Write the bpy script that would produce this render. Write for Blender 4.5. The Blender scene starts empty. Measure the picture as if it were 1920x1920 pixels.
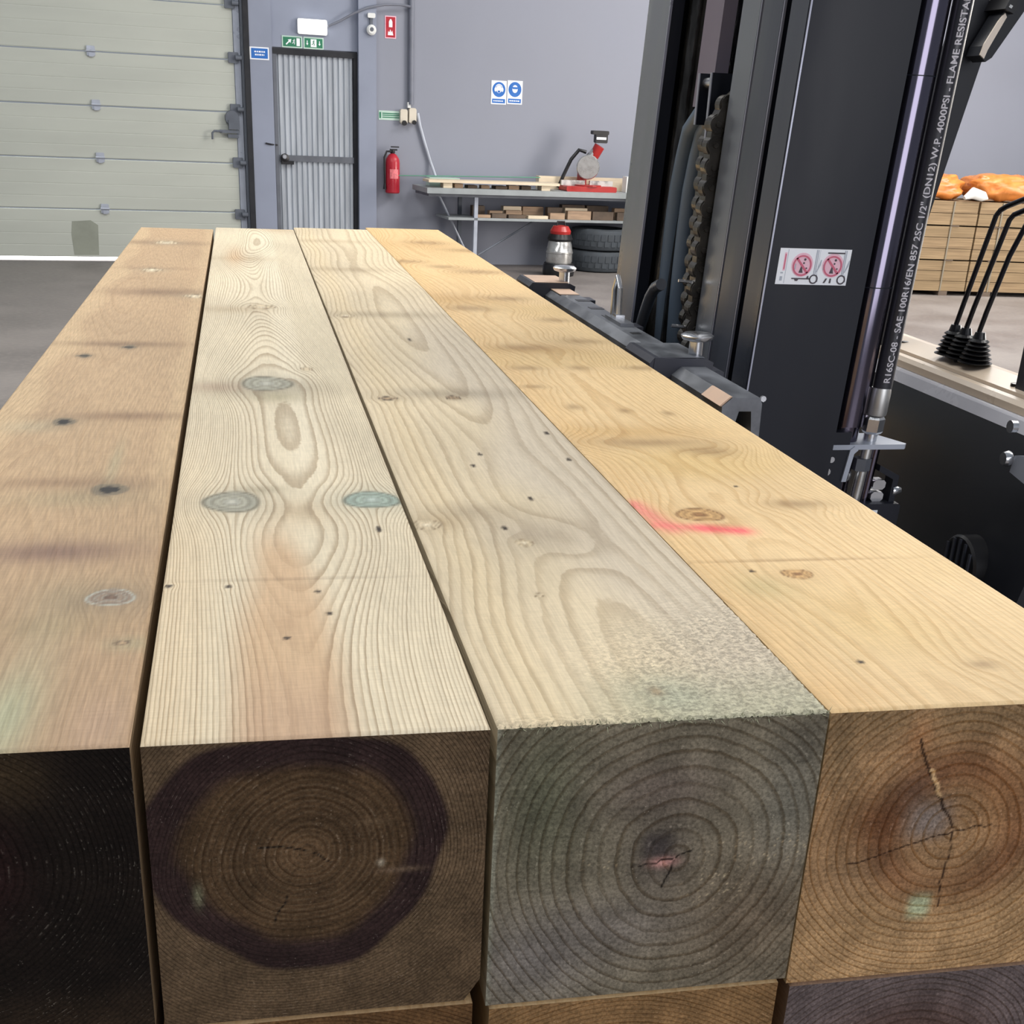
import bpy, math, random
import numpy as np
from mathutils import Matrix, Vector
random.seed(7); np.random.seed(7)
S = bpy.context.scene
COL = S.collection
ZT = 1.275                      # height of the top of the timber stack above the floor

# ------------------------------------------------------------------ camera
CP = np.array([.0339, -.6284, .3187 + ZT]); YAW, PIT, ROL, FPX, PPY = .21738, .43349, .04961, 2345.26, 1300.58
_cy, _sy, _cp, _sp, _cr, _sr = math.cos(YAW), math.sin(YAW), math.cos(PIT), math.sin(PIT), math.cos(ROL), math.sin(ROL)
CF = np.array([_sy * _cp, _cy * _cp, -_sp]); _r0 = np.array([_cy, -_sy, 0.]); _u0 = np.cross(_r0, CF)
CR = _r0 * _cr + _u0 * _sr; CU = _u0 * _cr - _r0 * _sr
cam_d = bpy.data.cameras.new('camera'); cam = bpy.data.objects.new('camera', cam_d); COL.objects.link(cam)
cam_d.sensor_fit = 'HORIZONTAL'; cam_d.sensor_width = 36; cam_d.lens = 36 * FPX / 1920
cam_d.shift_y = (PPY - 960) / 1920; cam_d.clip_start = .02; cam_d.clip_end = 200
M = Matrix.Identity(4)
for i in range(3):
    M[i][0], M[i][1], M[i][2], M[i][3] = CR[i], CU[i], -CF[i], CP[i]
cam.matrix_world = M
S.camera = cam

# ------------------------------------------------------------------ world, light, exposure
S.view_settings.view_transform = 'Standard'; S.view_settings.look = 'None'
S.view_settings.gamma = 1; S.view_settings.use_curve_mapping = False; S.view_settings.exposure = 0.0
wd = bpy.data.worlds.new('daylight'); S.world = wd; wd.use_nodes = True
wd.node_tree.nodes['Background'].inputs[0].default_value = (.80, .88, 1.0, 1)
wd.node_tree.nodes['Background'].inputs[1].default_value = .27


def area(name, loc, target, sx, sy, power, color=(1, 1, 1)):
    d = bpy.data.lights.new(name, 'AREA'); d.shape = 'RECTANGLE'; d.size = sx; d.size_y = sy
    d.energy = power; d.color = color
    o = bpy.data.objects.new(name, d); COL.objects.link(o); o.location = loc
    o.rotation_euler = (Vector(target) - Vector(loc)).to_track_quat('-Z', 'Y').to_euler()
    return o


area('skylight_strip', (-1.0, 4.5, 6.2), (-1.0, 4.5, 0), 2.0, 10, 430, (1, .98, .94))
area('skylight_strip', (5.0, 6.0, 6.2), (5.0, 6.0, 0), 2.0, 10, 430, (1, .97, .93))
area('loading_door_daylight', (12.5, 6.0, 2.2), (0, 8.5, .8), 4.0, 4.0, 900, (1, .93, .86))
area('right_floor_fill', (8.0, 10.6, 6.0), (8.0, 10.6, 0), 3.0, 3.0, 480, (1, .95, .9))  # added fill lamp brightening the right floor; no skylight known there
area('entrance_daylight', (2.2, -6.5, 2.8), (.8, 1.2, 1.2), 4.2, 4.8, 250, (.95, .95, 1))
area('street_daylight', (-2.2, 15.6, 3.2), (-2.2, 15.0, 0), 6, 1.5, 900, (1, 1, 1))


# ------------------------------------------------------------------ pixel rays onto real planes
def ray(u, v):
    d = CF * FPX + CR * (u - 960) - CU * (v - PPY)
    return d / np.linalg.norm(d)


def onpl(u, v, P, n):
    d = ray(u, v); P = np.array(P, float); n = np.array(n, float)
    return CP + d * ((P - CP) @ n) / (d @ n)


def onz(u, v, z=ZT): return onpl(u, v, (0, 0, z), (0, 0, 1))
def ony(u, v, y): return onpl(u, v, (0, y, 0), (0, 1, 0))
def onx(u, v, x): return onpl(u, v, (x, 0, 0), (1, 0, 0))


WA = math.radians(7.5)                                     # the back wall is turned 7.5 degrees to the timbers
WN = np.array([-math.sin(WA), math.cos(WA), 0]); WD = np.array([math.cos(WA), math.sin(WA), 0]); WP = np.array([0, 14., 0])


def wq(u, v, off=0.):                                       # (along wall, height) of a pixel at a distance off the wall
    P = onpl(u, v, WP - WN * off, WN)
    return float((P - WP) @ WD), float(P[2])


def wpt(s, off, z): return WP + WD * s - WN * off + np.array([0, 0, z])


# ------------------------------------------------------------------ materials
def lin(c):
    return tuple(((x / 255.) / 12.92 if x / 255. <= .04045 else ((x / 255. + .055) / 1.055) ** 2.4) for x in c)


class NT:
    def __init__(s, name):
        s.m = bpy.data.materials.new(name); s.m.use_nodes = True
        s.t = s.m.node_tree; s.t.nodes.clear()
        s.out = s.t.nodes.new('ShaderNodeOutputMaterial'); s.b = s.t.nodes.new('ShaderNodeBsdfPrincipled')
        s.t.links.new(s.b.outputs[0], s.out.inputs[0])

    def put(s, sock, v):
        if hasattr(v, 'default_value') or isinstance(v, bpy.types.NodeSocket): s.t.links.new(v, sock)
        elif isinstance(v, (tuple, list)) and len(v) == 3 and sock.type == 'RGBA': sock.default_value = (*v, 1)
        else: sock.default_value = v

    def m_(s, op, a, b=0., c=0., clamp=False):
        n = s.t.nodes.new('ShaderNodeMath'); n.operation = op; n.use_clamp = clamp
        s.put(n.inputs[0], a); s.put(n.inputs[1], b); s.put(n.inputs[2], c)
        return n.outputs[0]

    def ss(s, x, a, b, lo=0., hi=1.):
        n = s.t.nodes.new('ShaderNodeMapRange'); n.interpolation_type = 'SMOOTHSTEP'
        for k, v in zip(('Value', 'From Min', 'From Max', 'To Min', 'To Max'), (x, a, b, lo, hi)): s.put(n.inputs[k], v)
        return n.outputs[0]

    def mix(s, f, a, b, mode='MIX'):
        n = s.t.nodes.new('ShaderNodeMix'); n.data_type = 'RGBA'; n.blend_type = mode
        s.put(n.inputs[0], f); s.put(n.inputs[6], a); s.put(n.inputs[7], b)
        return n.outputs[2]

    def attr(s, name):
        n = s.t.nodes.new('ShaderNodeAttribute'); n.attribute_name = name
        return n

    def co(s, scale=(1, 1, 1), kind='Object'):
        t = s.t.nodes.new('ShaderNodeTexCoord'); m = s.t.nodes.new('ShaderNodeMapping')
        s.t.links.new(t.outputs[kind], m.inputs[0]); m.inputs['Scale'].default_value = scale
        return m.outputs[0]

    def noise(s, vec, scale=5., detail=3., rough=.55):
        n = s.t.nodes.new('ShaderNodeTexNoise'); s.put(n.inputs['Vector'], vec)
        n.inputs['Scale'].default_value = scale; n.inputs['Detail'].default_value = detail; n.inputs['Roughness'].default_value = rough
        return n.outputs[0]

    def voro(s, vec, scale):
        n = s.t.nodes.new('ShaderNodeTexVoronoi'); s.put(n.inputs['Vector'], vec); n.inputs['Scale'].default_value = scale
        return n.outputs[0]

    def bump(s, h, strength=.3, dist=.002):
        n = s.t.nodes.new('ShaderNodeBump'); s.put(n.inputs['Height'], h); n.inputs['Strength'].default_value = strength
        n.inputs['Distance'].default_value = dist; s.t.links.new(n.outputs[0], s.b.inputs['Normal'])

    def set(s, **k):
        for a, v in k.items():
            s.put(s.b.inputs[{'col': 'Base Color', 'rough': 'Roughness', 'metal': 'Metallic', 'spec': 'Specular IOR Level', 'emit': 'Emission Color', 'estr': 'Emission Strength', 'coat': 'Coat Weight'}[a]], v)
        return s.m


def paint(name, rgb, rough=.5, metal=0., var=.12, scale=6., stretch=(1, 1, 1), bump=0., spec=.5, rvar=.15):
    n = NT(name); c = lin(rgb)
    f = n.noise(n.co(stretch), scale, 4)
    f2 = n.ss(f, .3, .7)
    n.set(col=n.mix(f2, tuple(x * (1 - var) for x in c), tuple(min(1, x * (1 + var)) for x in c)), metal=metal, spec=spec,
          rough=n.ss(f, .25, .75, max(.02, rough - rvar), min(1, rough + rvar)))
    if bump: n.bump(f, bump)
    return n.m


def glow(name, rgb, strength):
    n = NT(name); return n.set(col=rgb, emit=rgb, estr=strength, rough=.5)


MT = {}
MT['wall'] = paint('painted_wall', (140, 144, 157), .6, var=.04, scale=.7, bump=.0)
MT['frame_paint'] = paint('frame_paint', (140, 147, 165), .5, var=.05, scale=2)
MT['door_panel'] = paint('door_panel_paint', (184, 188, 179), .55, var=.06, scale=1.2, stretch=(.4, 1, 2))
MT['door_stain'] = paint('door_stain', (142, 146, 134), .6, var=.08)
MT['rubber'] = paint('black_rubber', (30, 32, 38), .7)
MT['dark_grey'] = paint('dark_grey_metal', (92, 98, 108), .5, var=.15)
MT['pale_metal'] = paint('pale_metal', (168, 174, 186), .4, metal=.2, var=.1)
MT['steel_sheet'] = paint('galvanised_sheet', (178, 184, 192), .42, metal=.25, var=.12, scale=2.5, stretch=(6, 1, .5))
MT['steel_dark'] = paint('weathered_steel', (104, 108, 116), .5, metal=.3)
MT['white'] = paint('white_plastic', (232, 234, 232), .4, var=.03)
MT['cream'] = paint('cream_plastic', (214, 206, 190), .45, var=.05)
MT['green_sign'] = paint('green_print', (40, 120, 88), .4, var=.04)
MT['blue_sign'] = paint('blue_print', (38, 108, 190), .4, var=.04)
MT['palegreen'] = paint('pale_green_print', (190, 214, 202), .4, var=.03)
MT['sign_white'] = paint('sign_white', (242, 245, 250), .4, var=.03)
MT['red'] = paint('red_paint', (178, 34, 50), .35, var=.06)
MT['red_tool'] = paint('red_tool_plastic', (172, 40, 38), .4, var=.1)
MT['black'] = paint('black_plastic', (22, 22, 25), .4, var=.1)
MT['chrome'] = paint('zinc_steel', (206, 208, 212), .22, metal=.9, var=.08, scale=20, rvar=.06)
MT['brushed'] = paint('brushed_aluminium', (192, 192, 190), .3, metal=.75, var=.08, scale=12)
MT['conduit'] = paint('conduit_grey', (118, 122, 134), .5)
MT['cable_white'] = paint('white_cable', (186, 192, 204), .5)
MT['green_cord'] = paint('green_cord', (96, 160, 132), .5)
MT['bench'] = paint('bench_steel', (152, 158, 160), .5, var=.08)
MT['tyre'] = paint('tyre_rubber', (66, 72, 78), .75, var=.15, scale=9)
MT['pine'] = paint('pale_pine', (222, 206, 180), .7, var=.08, scale=14, stretch=(.3, 3, 3))
MT['offcut'] = paint('offcut_wood', (168, 142, 118), .8, var=.2, scale=14, stretch=(.3, 3, 3))
MT['offcut_dark'] = paint('dark_offcut_wood', (98, 84, 72), .8, var=.2, scale=14)
MT['mast'] = paint('mast_black_paint', (20, 23, 33), .42, var=.2, scale=5, stretch=(1, 1, .25), spec=.3)
MT['mast_face'] = paint('worn_mast_steel', (112, 116, 124), .38, metal=.35, var=.22, scale=6, stretch=(2, 2, .22))
MT['mast_dark_face'] = paint('dark_mast_steel', (66, 70, 80), .36, metal=.3, var=.2, scale=6, stretch=(2, 2, .22))
MT['edge'] = paint('highlight_edge_steel', (150, 152, 166), .35, metal=.5, var=.08)  # pale metal edges; on the rails they stand in for edge highlights
MT['oil'] = paint('oily_steel', (70, 68, 66), .2, metal=.8, var=.5, scale=55, stretch=(1, 1, .3), bump=1., rvar=.08)
MT['bar_violet'] = paint('dull_violet_steel', (112, 104, 116), .5, var=.12, scale=6, stretch=(1, 1, .2))
MT['gloss'] = paint('gloss_black_cylinder', (112, 107, 122), .13, metal=1., var=.05, scale=2, rvar=.02)
MT['hose'] = paint('hose_rubber', (40, 40, 47), .42, var=.08)
MT['hose_blue'] = paint('blue_grey_hose', (92, 106, 122), .5, var=.08)
MT['hose_text'] = paint('hose_lettering', (206, 202, 208), .5, var=.03)
MT['chain'] = paint('oily_chain', (60, 57, 53), .34, metal=.6, var=.2, scale=30)
MT['carriage'] = paint('scuffed_carriage_steel', (104, 107, 113), .42, metal=.3, var=.38, scale=18, stretch=(1, .5, 1), bump=.12)
MT['fork'] = paint('fork_black_steel', (44, 46, 56), .42, metal=.2, var=.2, scale=9)
MT['rust'] = paint('rusty_plate', (196, 168, 146), .6, metal=.2, var=.12, scale=12)
MT['cowl'] = paint('cowl_black_plastic', (26, 28, 34), .38, var=.12, scale=3, spec=.45)
MT['dash'] = paint('dash_reflection_cream', (242, 222, 198), .4, var=.05)  # cream base colour stands in for the bright reflection on a dark glossy dash
MT['dash_groove'] = paint('dash_groove', (128, 112, 96), .5, var=.08)
MT['cowl_edge_sheen'] = paint('cowl_edge_reflection', (226, 226, 234), .25, var=.06)  # pale colour paints the reflection along the cowl's bevelled front edge
MT['lever'] = paint('lever_black', (24, 24, 30), .22, rvar=.05)
MT['orange'] = paint('orange_film', (206, 128, 62), .35, var=.18, scale=7, bump=.25)
MT['floor_out'] = paint('outside_concrete', (226, 226, 222), .8)
MT['mirror_face'] = paint('mirror_reflection_cream', (236, 222, 206), .3, var=.03)  # what the mirror reflects, painted as a flat cream colour
MT['green_tint'] = paint('tint', (150, 165, 140), .8)
MT['pink_print'] = paint('pink_print', (238, 190, 206), .4, var=.02)
MT['red_print'] = paint('crimson_print', (206, 92, 120), .4, var=.02)
MT['ink'] = paint('dark_ink', (58, 48, 58), .4, var=.02)
MT['grey_print'] = paint('grey_print', (172, 178, 190), .4, var=.02)
MT['lamp'] = glow('lit_lamp_cover', (1, 1, 1), 2.2)

# floor: worn concrete
n = NT('concrete_floor')
a = n.noise(n.co((1, 1, 1)), 1.1, 5); b = n.noise(n.co((1, 1, 1)), 24, 3)
c = n.mix(n.ss(a, .3, .7), lin((112, 106, 104)), lin((136, 130, 126)))
c = n.mix(n.m_('MULTIPLY', n.ss(b, .4, .7), .35), c, lin((150, 142, 136)))
n.set(col=c, rough=n.ss(a, .3, .7, .42, .62)); n.bump(b, .08); MT['floor'] = n.m

# sawn boards of the far stack
n = NT('stacked_board_wood')
oi = n.t.nodes.new('ShaderNodeObjectInfo')
a = n.noise(n.co((.8, 6, 22)), 2.2, 4)
c = n.mix(n.ss(a, .3, .72), lin((122, 101, 74)), lin((154, 131, 99)))
c = n.mix(n.ss(oi.outputs['Random'], 0, 1, 0, .35), c, lin((124, 106, 76)))
n.set(col=c, rough=.75); MT['board'] = n.m


# ------------------------------------------------------------------ mesh builder
class MB:
    def __init__(s): s.v, s.f, s.mi = [], [], []

    def add(s, vs, fs, mi=0):
        b = len(s.v); s.v += [tuple(map(float, p)) for p in vs]; s.f += [tuple(b + i for i in f) for f in fs]; s.mi += [mi] * len(fs)
        return s

    def box(s, x0, x1, y0, y1, z0, z1, mi=0, bev=0.):
        if bev:
            pl = [(x0 + bev, z0), (x1 - bev, z0), (x1, z0 + bev), (x1, z1 - bev), (x1 - bev, z1), (x0 + bev, z1), (x0, z1 - bev), (x0, z0 + bev)]
            return s.prism([(p[0], p[1]) for p in pl], y0, y1, 'y', mi)
        vs = [(x, y, z) for x in (x0, x1) for y in (y0, y1) for z in (z0, z1)]
        return s.add(vs, [(0, 1, 3, 2), (4, 6, 7, 5), (0, 4, 5, 1), (2, 3, 7, 6), (0, 2, 6, 4), (1, 5, 7, 3)], mi)

    def prism(s, poly, a, b, axis='y', mi=0):
        n_ = len(poly)
        def P(p, t): return {'y': (p[0], t, p[1]), 'x': (t, p[0], p[1]), 'z': (p[0], p[1], t)}[axis]
        vs = [P(p, a) for p in poly] + [P(p, b) for p in poly]
        fs = [(i, (i + 1) % n_, n_ + (i + 1) % n_, n_ + i) for i in range(n_)] + [tuple(range(n_))[::-1], tuple(range(n_, 2 * n_))]
        return s.add(vs, fs, mi)

    def tube(s, path, r, n_=10, cap=True, mi=0):
        P = [Vector(p) for p in path]; R = r if isinstance(r, (list, tuple)) else [r] * len(P)
        vs = []; fs = []; ref = None
        for i, p in enumerate(P):
            t = (P[min(i + 1, len(P) - 1)] - P[max(i - 1, 0)])
            t = t.normalized() if t.length > 1e-9 else Vector((0, 0, 1))
            if ref is None: ref = Vector((0, 0, 1)) if abs(t.z) < .9 else Vector((0, 1, 0))
            a = (ref - t * ref.dot(t)).normalized(); b = t.cross(a); ref = a
            for k in range(n_):
                q = 2 * math.pi * k / n_
                vs.append(p + (a * math.cos(q) + b * math.sin(q)) * R[i])
        for i in range(len(P) - 1):
            for k in range(n_):
                fs.append((i * n_ + k, i * n_ + (k + 1) % n_, (i + 1) * n_ + (k + 1) % n_, (i + 1) * n_ + k))
        if cap: fs += [tuple(range(n_))[::-1], tuple(range((len(P) - 1) * n_, len(P) * n_))]
        return s.add(vs, fs, mi)

    def lathe(s, c, prof, n_=20, mi=0, axis=(0, 0, 1)):
        ax = Vector(axis).normalized(); c = Vector(c)
        return s.tube([c + ax * h for r, h in prof], [max(r, 1e-4) for r, h in prof], n_, True, mi)

    def build(s, name, mat, parent=None, org=(0, 0, 0), smooth=False, xf=None, link=True):
        me = bpy.data.meshes.new(name)
        V = s.v
        if xf: V = [xf(*p) for p in V]
        V = [(p[0] - org[0], p[1] - org[1], p[2] - org[2]) for p in V]
        me.from_pydata(V, [], s.f)
        for m in (mat if isinstance(mat, (list, tuple)) else [mat]): me.materials.append(MT[m] if isinstance(m, str) else m)
        if len(set(s.mi)) > 1: me.polygons.foreach_set('material_index', s.mi)
        import bmesh
        bm = bmesh.new(); bm.from_mesh(me); bmesh.ops.recalc_face_normals(bm, faces=bm.faces); bm.to_mesh(me); bm.free()
        if smooth:
            me.polygons.foreach_set('use_smooth', [True] * len(me.polygons))
            try: me.set_sharp_from_angle(angle=math.radians(38))
            except Exception: pass
        o = bpy.data.objects.new(name, me); COL.objects.link(o)
        if parent is not None: o.parent = parent
        return o


def empty(name, loc, rz=0., label=None, cat=None, group=None, kind=None):
    o = bpy.data.objects.new(name, None); COL.objects.link(o); o.location = loc; o.rotation_euler = (0, 0, rz)
    o.empty_display_size = .05
    return tag(o, label, cat, group, kind)


def tag(o, label=None, cat=None, group=None, kind=None):
    if label: o['label'] = label
    if cat: o['category'] = cat
    if group: o['group'] = group
    if kind: o['kind'] = kind
    return o


def copy_part(o, parent, loc=None, rot=None):
    c = o.copy(); COL.objects.link(c); c.parent = parent
    if loc is not None: c.location = loc
    if rot is not None: c.rotation_euler = rot
    return c


def at_wall(o):                                               # objects built in wall coordinates: x along, y into the wall, z up
    o.location = WP; o.rotation_euler = (0, 0, WA); return o


def wall_root(name, s, off, z, **k):
    return empty(name, wpt(s, off, z), WA, **k)


# ------------------------------------------------------------------ the setting
fl = MB().prism([(-9, -7.5), (13, -7.5), tuple(wpt(13.5, -.12, 0)[:2]), tuple(wpt(-8, -.12, 0)[:2])], -.2, 0, 'z').build('floor', 'floor')
tag(fl, 'worn grey concrete floor of the workshop', None, None, 'structure')

w = MB()
w.box(.0, 13.5, 0, .2, 0, 6).box(-5.2, 0, 0, .2, 3.4, 6).box(-8, -5.2, 0, .2, 0, 6)
# a doorway recess between the two pilasters
wb = at_wall(w.build('wall_back', 'wall')); tag(wb, 'grey painted back wall of the workshop', None, None, 'structure')
og = MB().box(-8, 8, .2, 4, -.12, -.02).build('outside_ground', 'floor_out'); at_wall(og); tag(og, 'bright concrete yard outside the roller door', None, None, 'structure')

# sectional overhead door
d1 = at_wall(empty('door_1', (0, 0, 0), kind='structure', label='pale green sectional overhead door with horizontal panels'))
seams = [.035, .506, .99, 1.48, 1.968, 2.455, 2.94, 3.43]
for i in range(7):
    z0, z1 = seams[i] + .006, seams[i + 1] - .006
    pm = MB()
    ribs = 4
    prof = []
    hh = (z1 - z0) / ribs
    for k in range(ribs):                                     # each section has shallow pressed ribs
        zz = z0 + k * hh
        prof += [(-.045, zz + .006), (-.045, zz + hh - .006), (-.0435, zz + hh)]
    prof = [(-.040, z0)] + prof + [(-.012, z1), (-.012, z0)]
    pm.prism(prof, -5.1, .015, 'x')
    pm.build('panel', 'door_panel', d1)
for (u, v) in ((170, 95), (180, 196), (188, 295), (197, 391)):
    s, z = wq(u, v, .05)
    hm = MB().box(s - .04, s + .04, -.06, -.046, z - .045, z + .045, bev=.006)
    hm.tube([(s - .045, -.064, z), (s + .045, -.064, z)], .011, 8)
    hm.box(s - .022, s + .022, -.068, -.058, z - .052, z - .016)
    h = hm.build('hinge', 'pale_metal', d1)
for (u, v) in ((430, 5), (437, 108), (441, 205), (446, 305), (450, 402)):
    s, z = wq(u, v, .07)
    rm = MB().box(s - .05, s + .055, -.075, -.046, z - .05, z + .05, bev=.008)
    rm.tube([(s + .02, -.09, z), (s + .085, -.09, z)], .024, 10)
    rm.build('roller_hinge', 'dark_grey', d1)
# stains on the lowest sections
sm = MB(); 
sm.prism([wq(135, 415, .047), wq(170, 413, .047), wq(184, 422, .047), wq(186, 478, .047), wq(140, 478, .047), wq(134, 440, .047)], -.0462, -.0452, 'y')
sm.build('scuff_patch', 'door_stain', d1)
# edge channel of the door, with the rail and rubber seal
MB().box(.022, .085, -.05, -.008, .04, 3.4).build('edge_channel', 'pale_metal', d1)
MB().box(.088, .112, -.10, -.005, .0, 3.4).build('guide_rail', 'dark_grey', d1)
# latch
lt = MB(); s, z = wq(432, 225, .1)
lt.lathe((s + .02, -.08, z + .02), [(.07, -.02), (.075, 0), (.06, .02)], 14, axis=(0, 1, 0))
lt.box(s - .02, s + .09, -.11, -.05, z - .09, z + .0)
lt.box(s - .11, s + .09, -.10, -.06, z - .125, z - .095)
lt.tube([(s - .09, -.10, z - .11), (s - .17, -.10, z - .11), (s - .19, -.10, z - .13), (s - .19, -.10, z - .19)], .011, 8)
lt.box(s - .03, s + .08, -.09, -.055, z - .17, z - .135)
lt.build('latch', 'dark_grey', d1, smooth=True)

at_wall(tag(MB().box(.112, .168, -.13, 0, 0, 6).build('trim_1', 'rubber'), 'black vertical rubber strip beside the overhead door', None, None, 'structure'))
at_wall(tag(MB().box(.170, .40, -.10, 0, 0, 6, bev=.006).build('trim_2', 'frame_paint'), 'blue grey door pillar left of the steel door', None, None, 'structure'))
at_wall(tag(MB().box(1.30, 1.49, -.10, 0, 0, 6, bev=.006).build('trim_3', 'frame_paint'), 'blue grey door pillar right of the steel door', None, None, 'structure'))
at_wall(tag(MB().box(.40, 1.30, -.035, 0, 2.11, 6).build('trim_4', 'frame_paint'), 'grey painted lintel above the steel door', None, None, 'structure'))

# steel door
d2 = at_wall(empty('door_2', (0, 0, 0), kind='structure', label='corrugated steel door with a push bar'))
nr = 14; x0, x1 = .45, 1.255; pw = (x1 - x0) / nr
def corr(z0, z1):
    m = MB(); top = []
    for i in range(nr):
        a_ = x0 + i * pw
        top += [(a_, -.004), (a_ + pw * .30, -.004), (a_ + pw * .42, -.020), (a_ + pw * .88, -.020)]
    top += [(x1, -.004)]
    poly = top + [(x1, .0), (x0, .0)]
    return m.prism(poly, z0, z1, 'z')
corr(1.09, 2.045).build('upper_sheet', 'steel_sheet', d2)
corr(.03, 1.03).build('lower_sheet', 'steel_sheet', d2)
fr = MB().box(.412, .45, -.045, -.002, .0, 2.05).build('side_frame', 'steel_dark', d2)
fr = MB().box(1.255, 1.298, -.045, -.002, .0, 2.05).build('side_frame', 'rubber', d2)
MB().box(.412, 1.298, -.045, -.002, 2.045, 2.10).build('head_frame', 'rubber', d2)
MB().box(.45, 1.255, -.040, -.004, 1.03, 1.09).build('push_bar', 'steel_dark', d2)
hm = MB().lathe((.505, -.05, 1.06), [(.045, 0), (.047, .02), (.03, .03)], 14, axis=(0, -1, 0)).box(.47, .60, -.075, -.035, 1.0, 1.035)
hm.build('handle', 'black', d2, smooth=True)
MB().lathe((.50, -.082, 1.075), [(.024, 0), (.022, .012)], 12, axis=(0, -1, 0)).build('lock_cover', 'chrome', d2, smooth=True)
MB().tube([(.30, -.108, 1.20), (.36, -.112, 1.19), (.43, -.07, 1.185)], .008, 6).build('hinge_pin', 'black', d2)


# ------------------------------------------------------------------ wall fittings
def fit(name, s, z, label, cat, off=0., group=None):
    return wall_root(name, s, off, z, label=label, cat=cat, group=group)


def wbox(u0, v0, u1, v1, off=0.):                            # rectangle on the wall from two pixel corners: centre s, z, half sizes
    a_ = wq(u0, v0, off); b_ = wq(u1, v1, off); c_ = wq(u0, v1, off); d_ = wq(u1, v0, off)
    return (a_[0] + b_[0] + c_[0] + d_[0]) / 4, (a_[1] + b_[1] + c_[1] + d_[1]) / 4, (b_[0] - a_[0]) / 2, (a_[1] - b_[1] + (d_[1] - c_[1])) / 4


# emergency lamp
s, z, hw, hh = wbox(559, 37, 612, 64, .06); hw = .145; hh = .065
r_ = fit('emergency_lamp', s, z, 'lit white emergency lamp above the steel door', 'lamp', .035)
MB().box(-hw - .008, hw + .008, -.03, 0, -hh - .006, hh + .006, bev=.01).build('housing', 'white', r_)
MB().box(-hw, hw, -.07, -.03, -hh, hh, bev=.02).build('diffuser', 'lamp', r_)

# escape signs
def pict_arrow(m, cx, cz, sz, ang, y, mi):
    ca, sa = math.cos(ang), math.sin(ang)
    pts = [(-1, -.16), (.15, -.16), (.15, -.55), (1, 0), (.15, .55), (.15, .16), (-1, .16)]
    m.prism([(cx + sz * (ca * a - sa * b), cz + sz * (sa * a + ca * b)) for a, b in pts], y - .001, y, 'y', mi)


def pict_runner(m, cx, cz, k, y, mi):
    def seg(a, b, w_):
        a, b = Vector((a[0] * k + cx, a[1] * k + cz)), Vector((b[0] * k + cx, b[1] * k + cz)); d = (b - a).normalized() * w_ * k; p = Vector((-d.y, d.x))
        m.prism([tuple(a + p - d * .5), tuple(a - p - d * .5), tuple(b - p + d * .5), tuple(b + p + d * .5)], y - .001, y, 'y', mi)
    m.prism([(cx + k * (.15 + .16 * math.cos(q)), cz + k * (.82 + .16 * math.sin(q))) for q in np.linspace(0, 6.28, 11)[:-1]], y - .001, y, 'y', mi)
    seg((.05, .6), (-.05, .05), .13); seg((-.05, .05), (.3, -.25), .1); seg((.3, -.25), (.15, -.75), .09)
    seg((-.05, .05), (-.25, -.35), .1); seg((-.25, -.35), (-.65, -.4), .09); seg((.05, .55), (.4, .3), .07); seg((0, .55), (-.4, .35), .07)


s, z, hw, hh = wbox(527, 68, 606, 92)
for k in (0, 1):
    w2 = .105; cs = s - .112 + .222 * k
    r_ = fit('exit_sign', cs, z, ('escape sign with running man and diagonal arrow, left of the pair above the steel door', 'escape sign with a doorway between arrows, right of the pair above the steel door')[k], 'sign', .037, 'escape signs above the steel door')
    MB().box(-w2, w2, -.004, 0, -.055, .055).build('plate', 'palegreen', r_)
    g = MB(); g.box(-w2 + .012, w2 - .012, -.0055, -.004, -.043, .043)
    g.build('green_field', 'green_sign', r_)
    p = MB()
    if k == 0:
        p.box(.045, .080, -.0066, -.0056, -.036, .036); pict_arrow(p, -.035, .0, .038, .75, -.0056, 0); pict_runner(p, .018, .0, .028, -.0056, 0)
    else:
        p.box(-.03, .03, -.0066, -.0056, -.036, .036); pict_arrow(p, .062, .0, .022, -1.57, -.0056, 0); pict_arrow(p, -.066, .0, .022, -1.57, -.0056, 0)
    p.build('pictogram', 'sign_white', r_)
    if k == 1:
        q = MB(); pict_runner(q, 0, 0, .03, -.0066, 0); q.build('running_man', 'green_sign', r_)

# small blue notice on the left pillar
s, z, hw, hh = wbox(469, 89, 503, 111, .1)
r_ = fit('blue_notice', s, z, 'small blue notice with white border on the left door pillar', 'sign', .101)
MB().box(-.098, .098, -.004, 0, -.058, .058).build('plate', 'sign_white', r_)
MB().box(-.082, .086, -.0055, -.004, -.046, .046).build('blue_field', 'blue_sign', r_)
p = MB()
for k, (a_, b_) in enumerate(((-.05, .058), (-.045, .05))):
    x_ = a_
    while x_ < b_:
        wl_ = random.uniform(.012, .028); p.box(x_, min(x_ + wl_, b_), -.0066, -.0056, .008 - .028 * k, .022 - .028 * k); x_ += wl_ + .006
p.build('print', 'sign_white', r_)

# fire sign
s, z, hw, hh = wbox(722, 30, 742, 72)
r_ = fit('fire_sign', s, z, 'red fire extinguisher sign high on the grey wall', 'sign', .001)
MB().box(-.06, .06, -.004, 0, -.105, .105).build('plate', 'pink_print', r_)
MB().box(-.05, .05, -.0055, -.004, -.095, .095).build('red_field', 'red', r_)
p = MB(); p.prism([(-.018, -.0), (.02, -.0), (.02, .05), (.008, .075), (-.006, .075), (-.018, .05)], -.0066, -.0056, 'y')
p.prism([(-.03, -.075), (.03, -.075), (.018, -.03), (.006, -.05), (-.002, -.02), (-.014, -.05), (-.024, -.035)], -.0066, -.0056, 'y')
p.build('pictogram', 'sign_white', r_)

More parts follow.
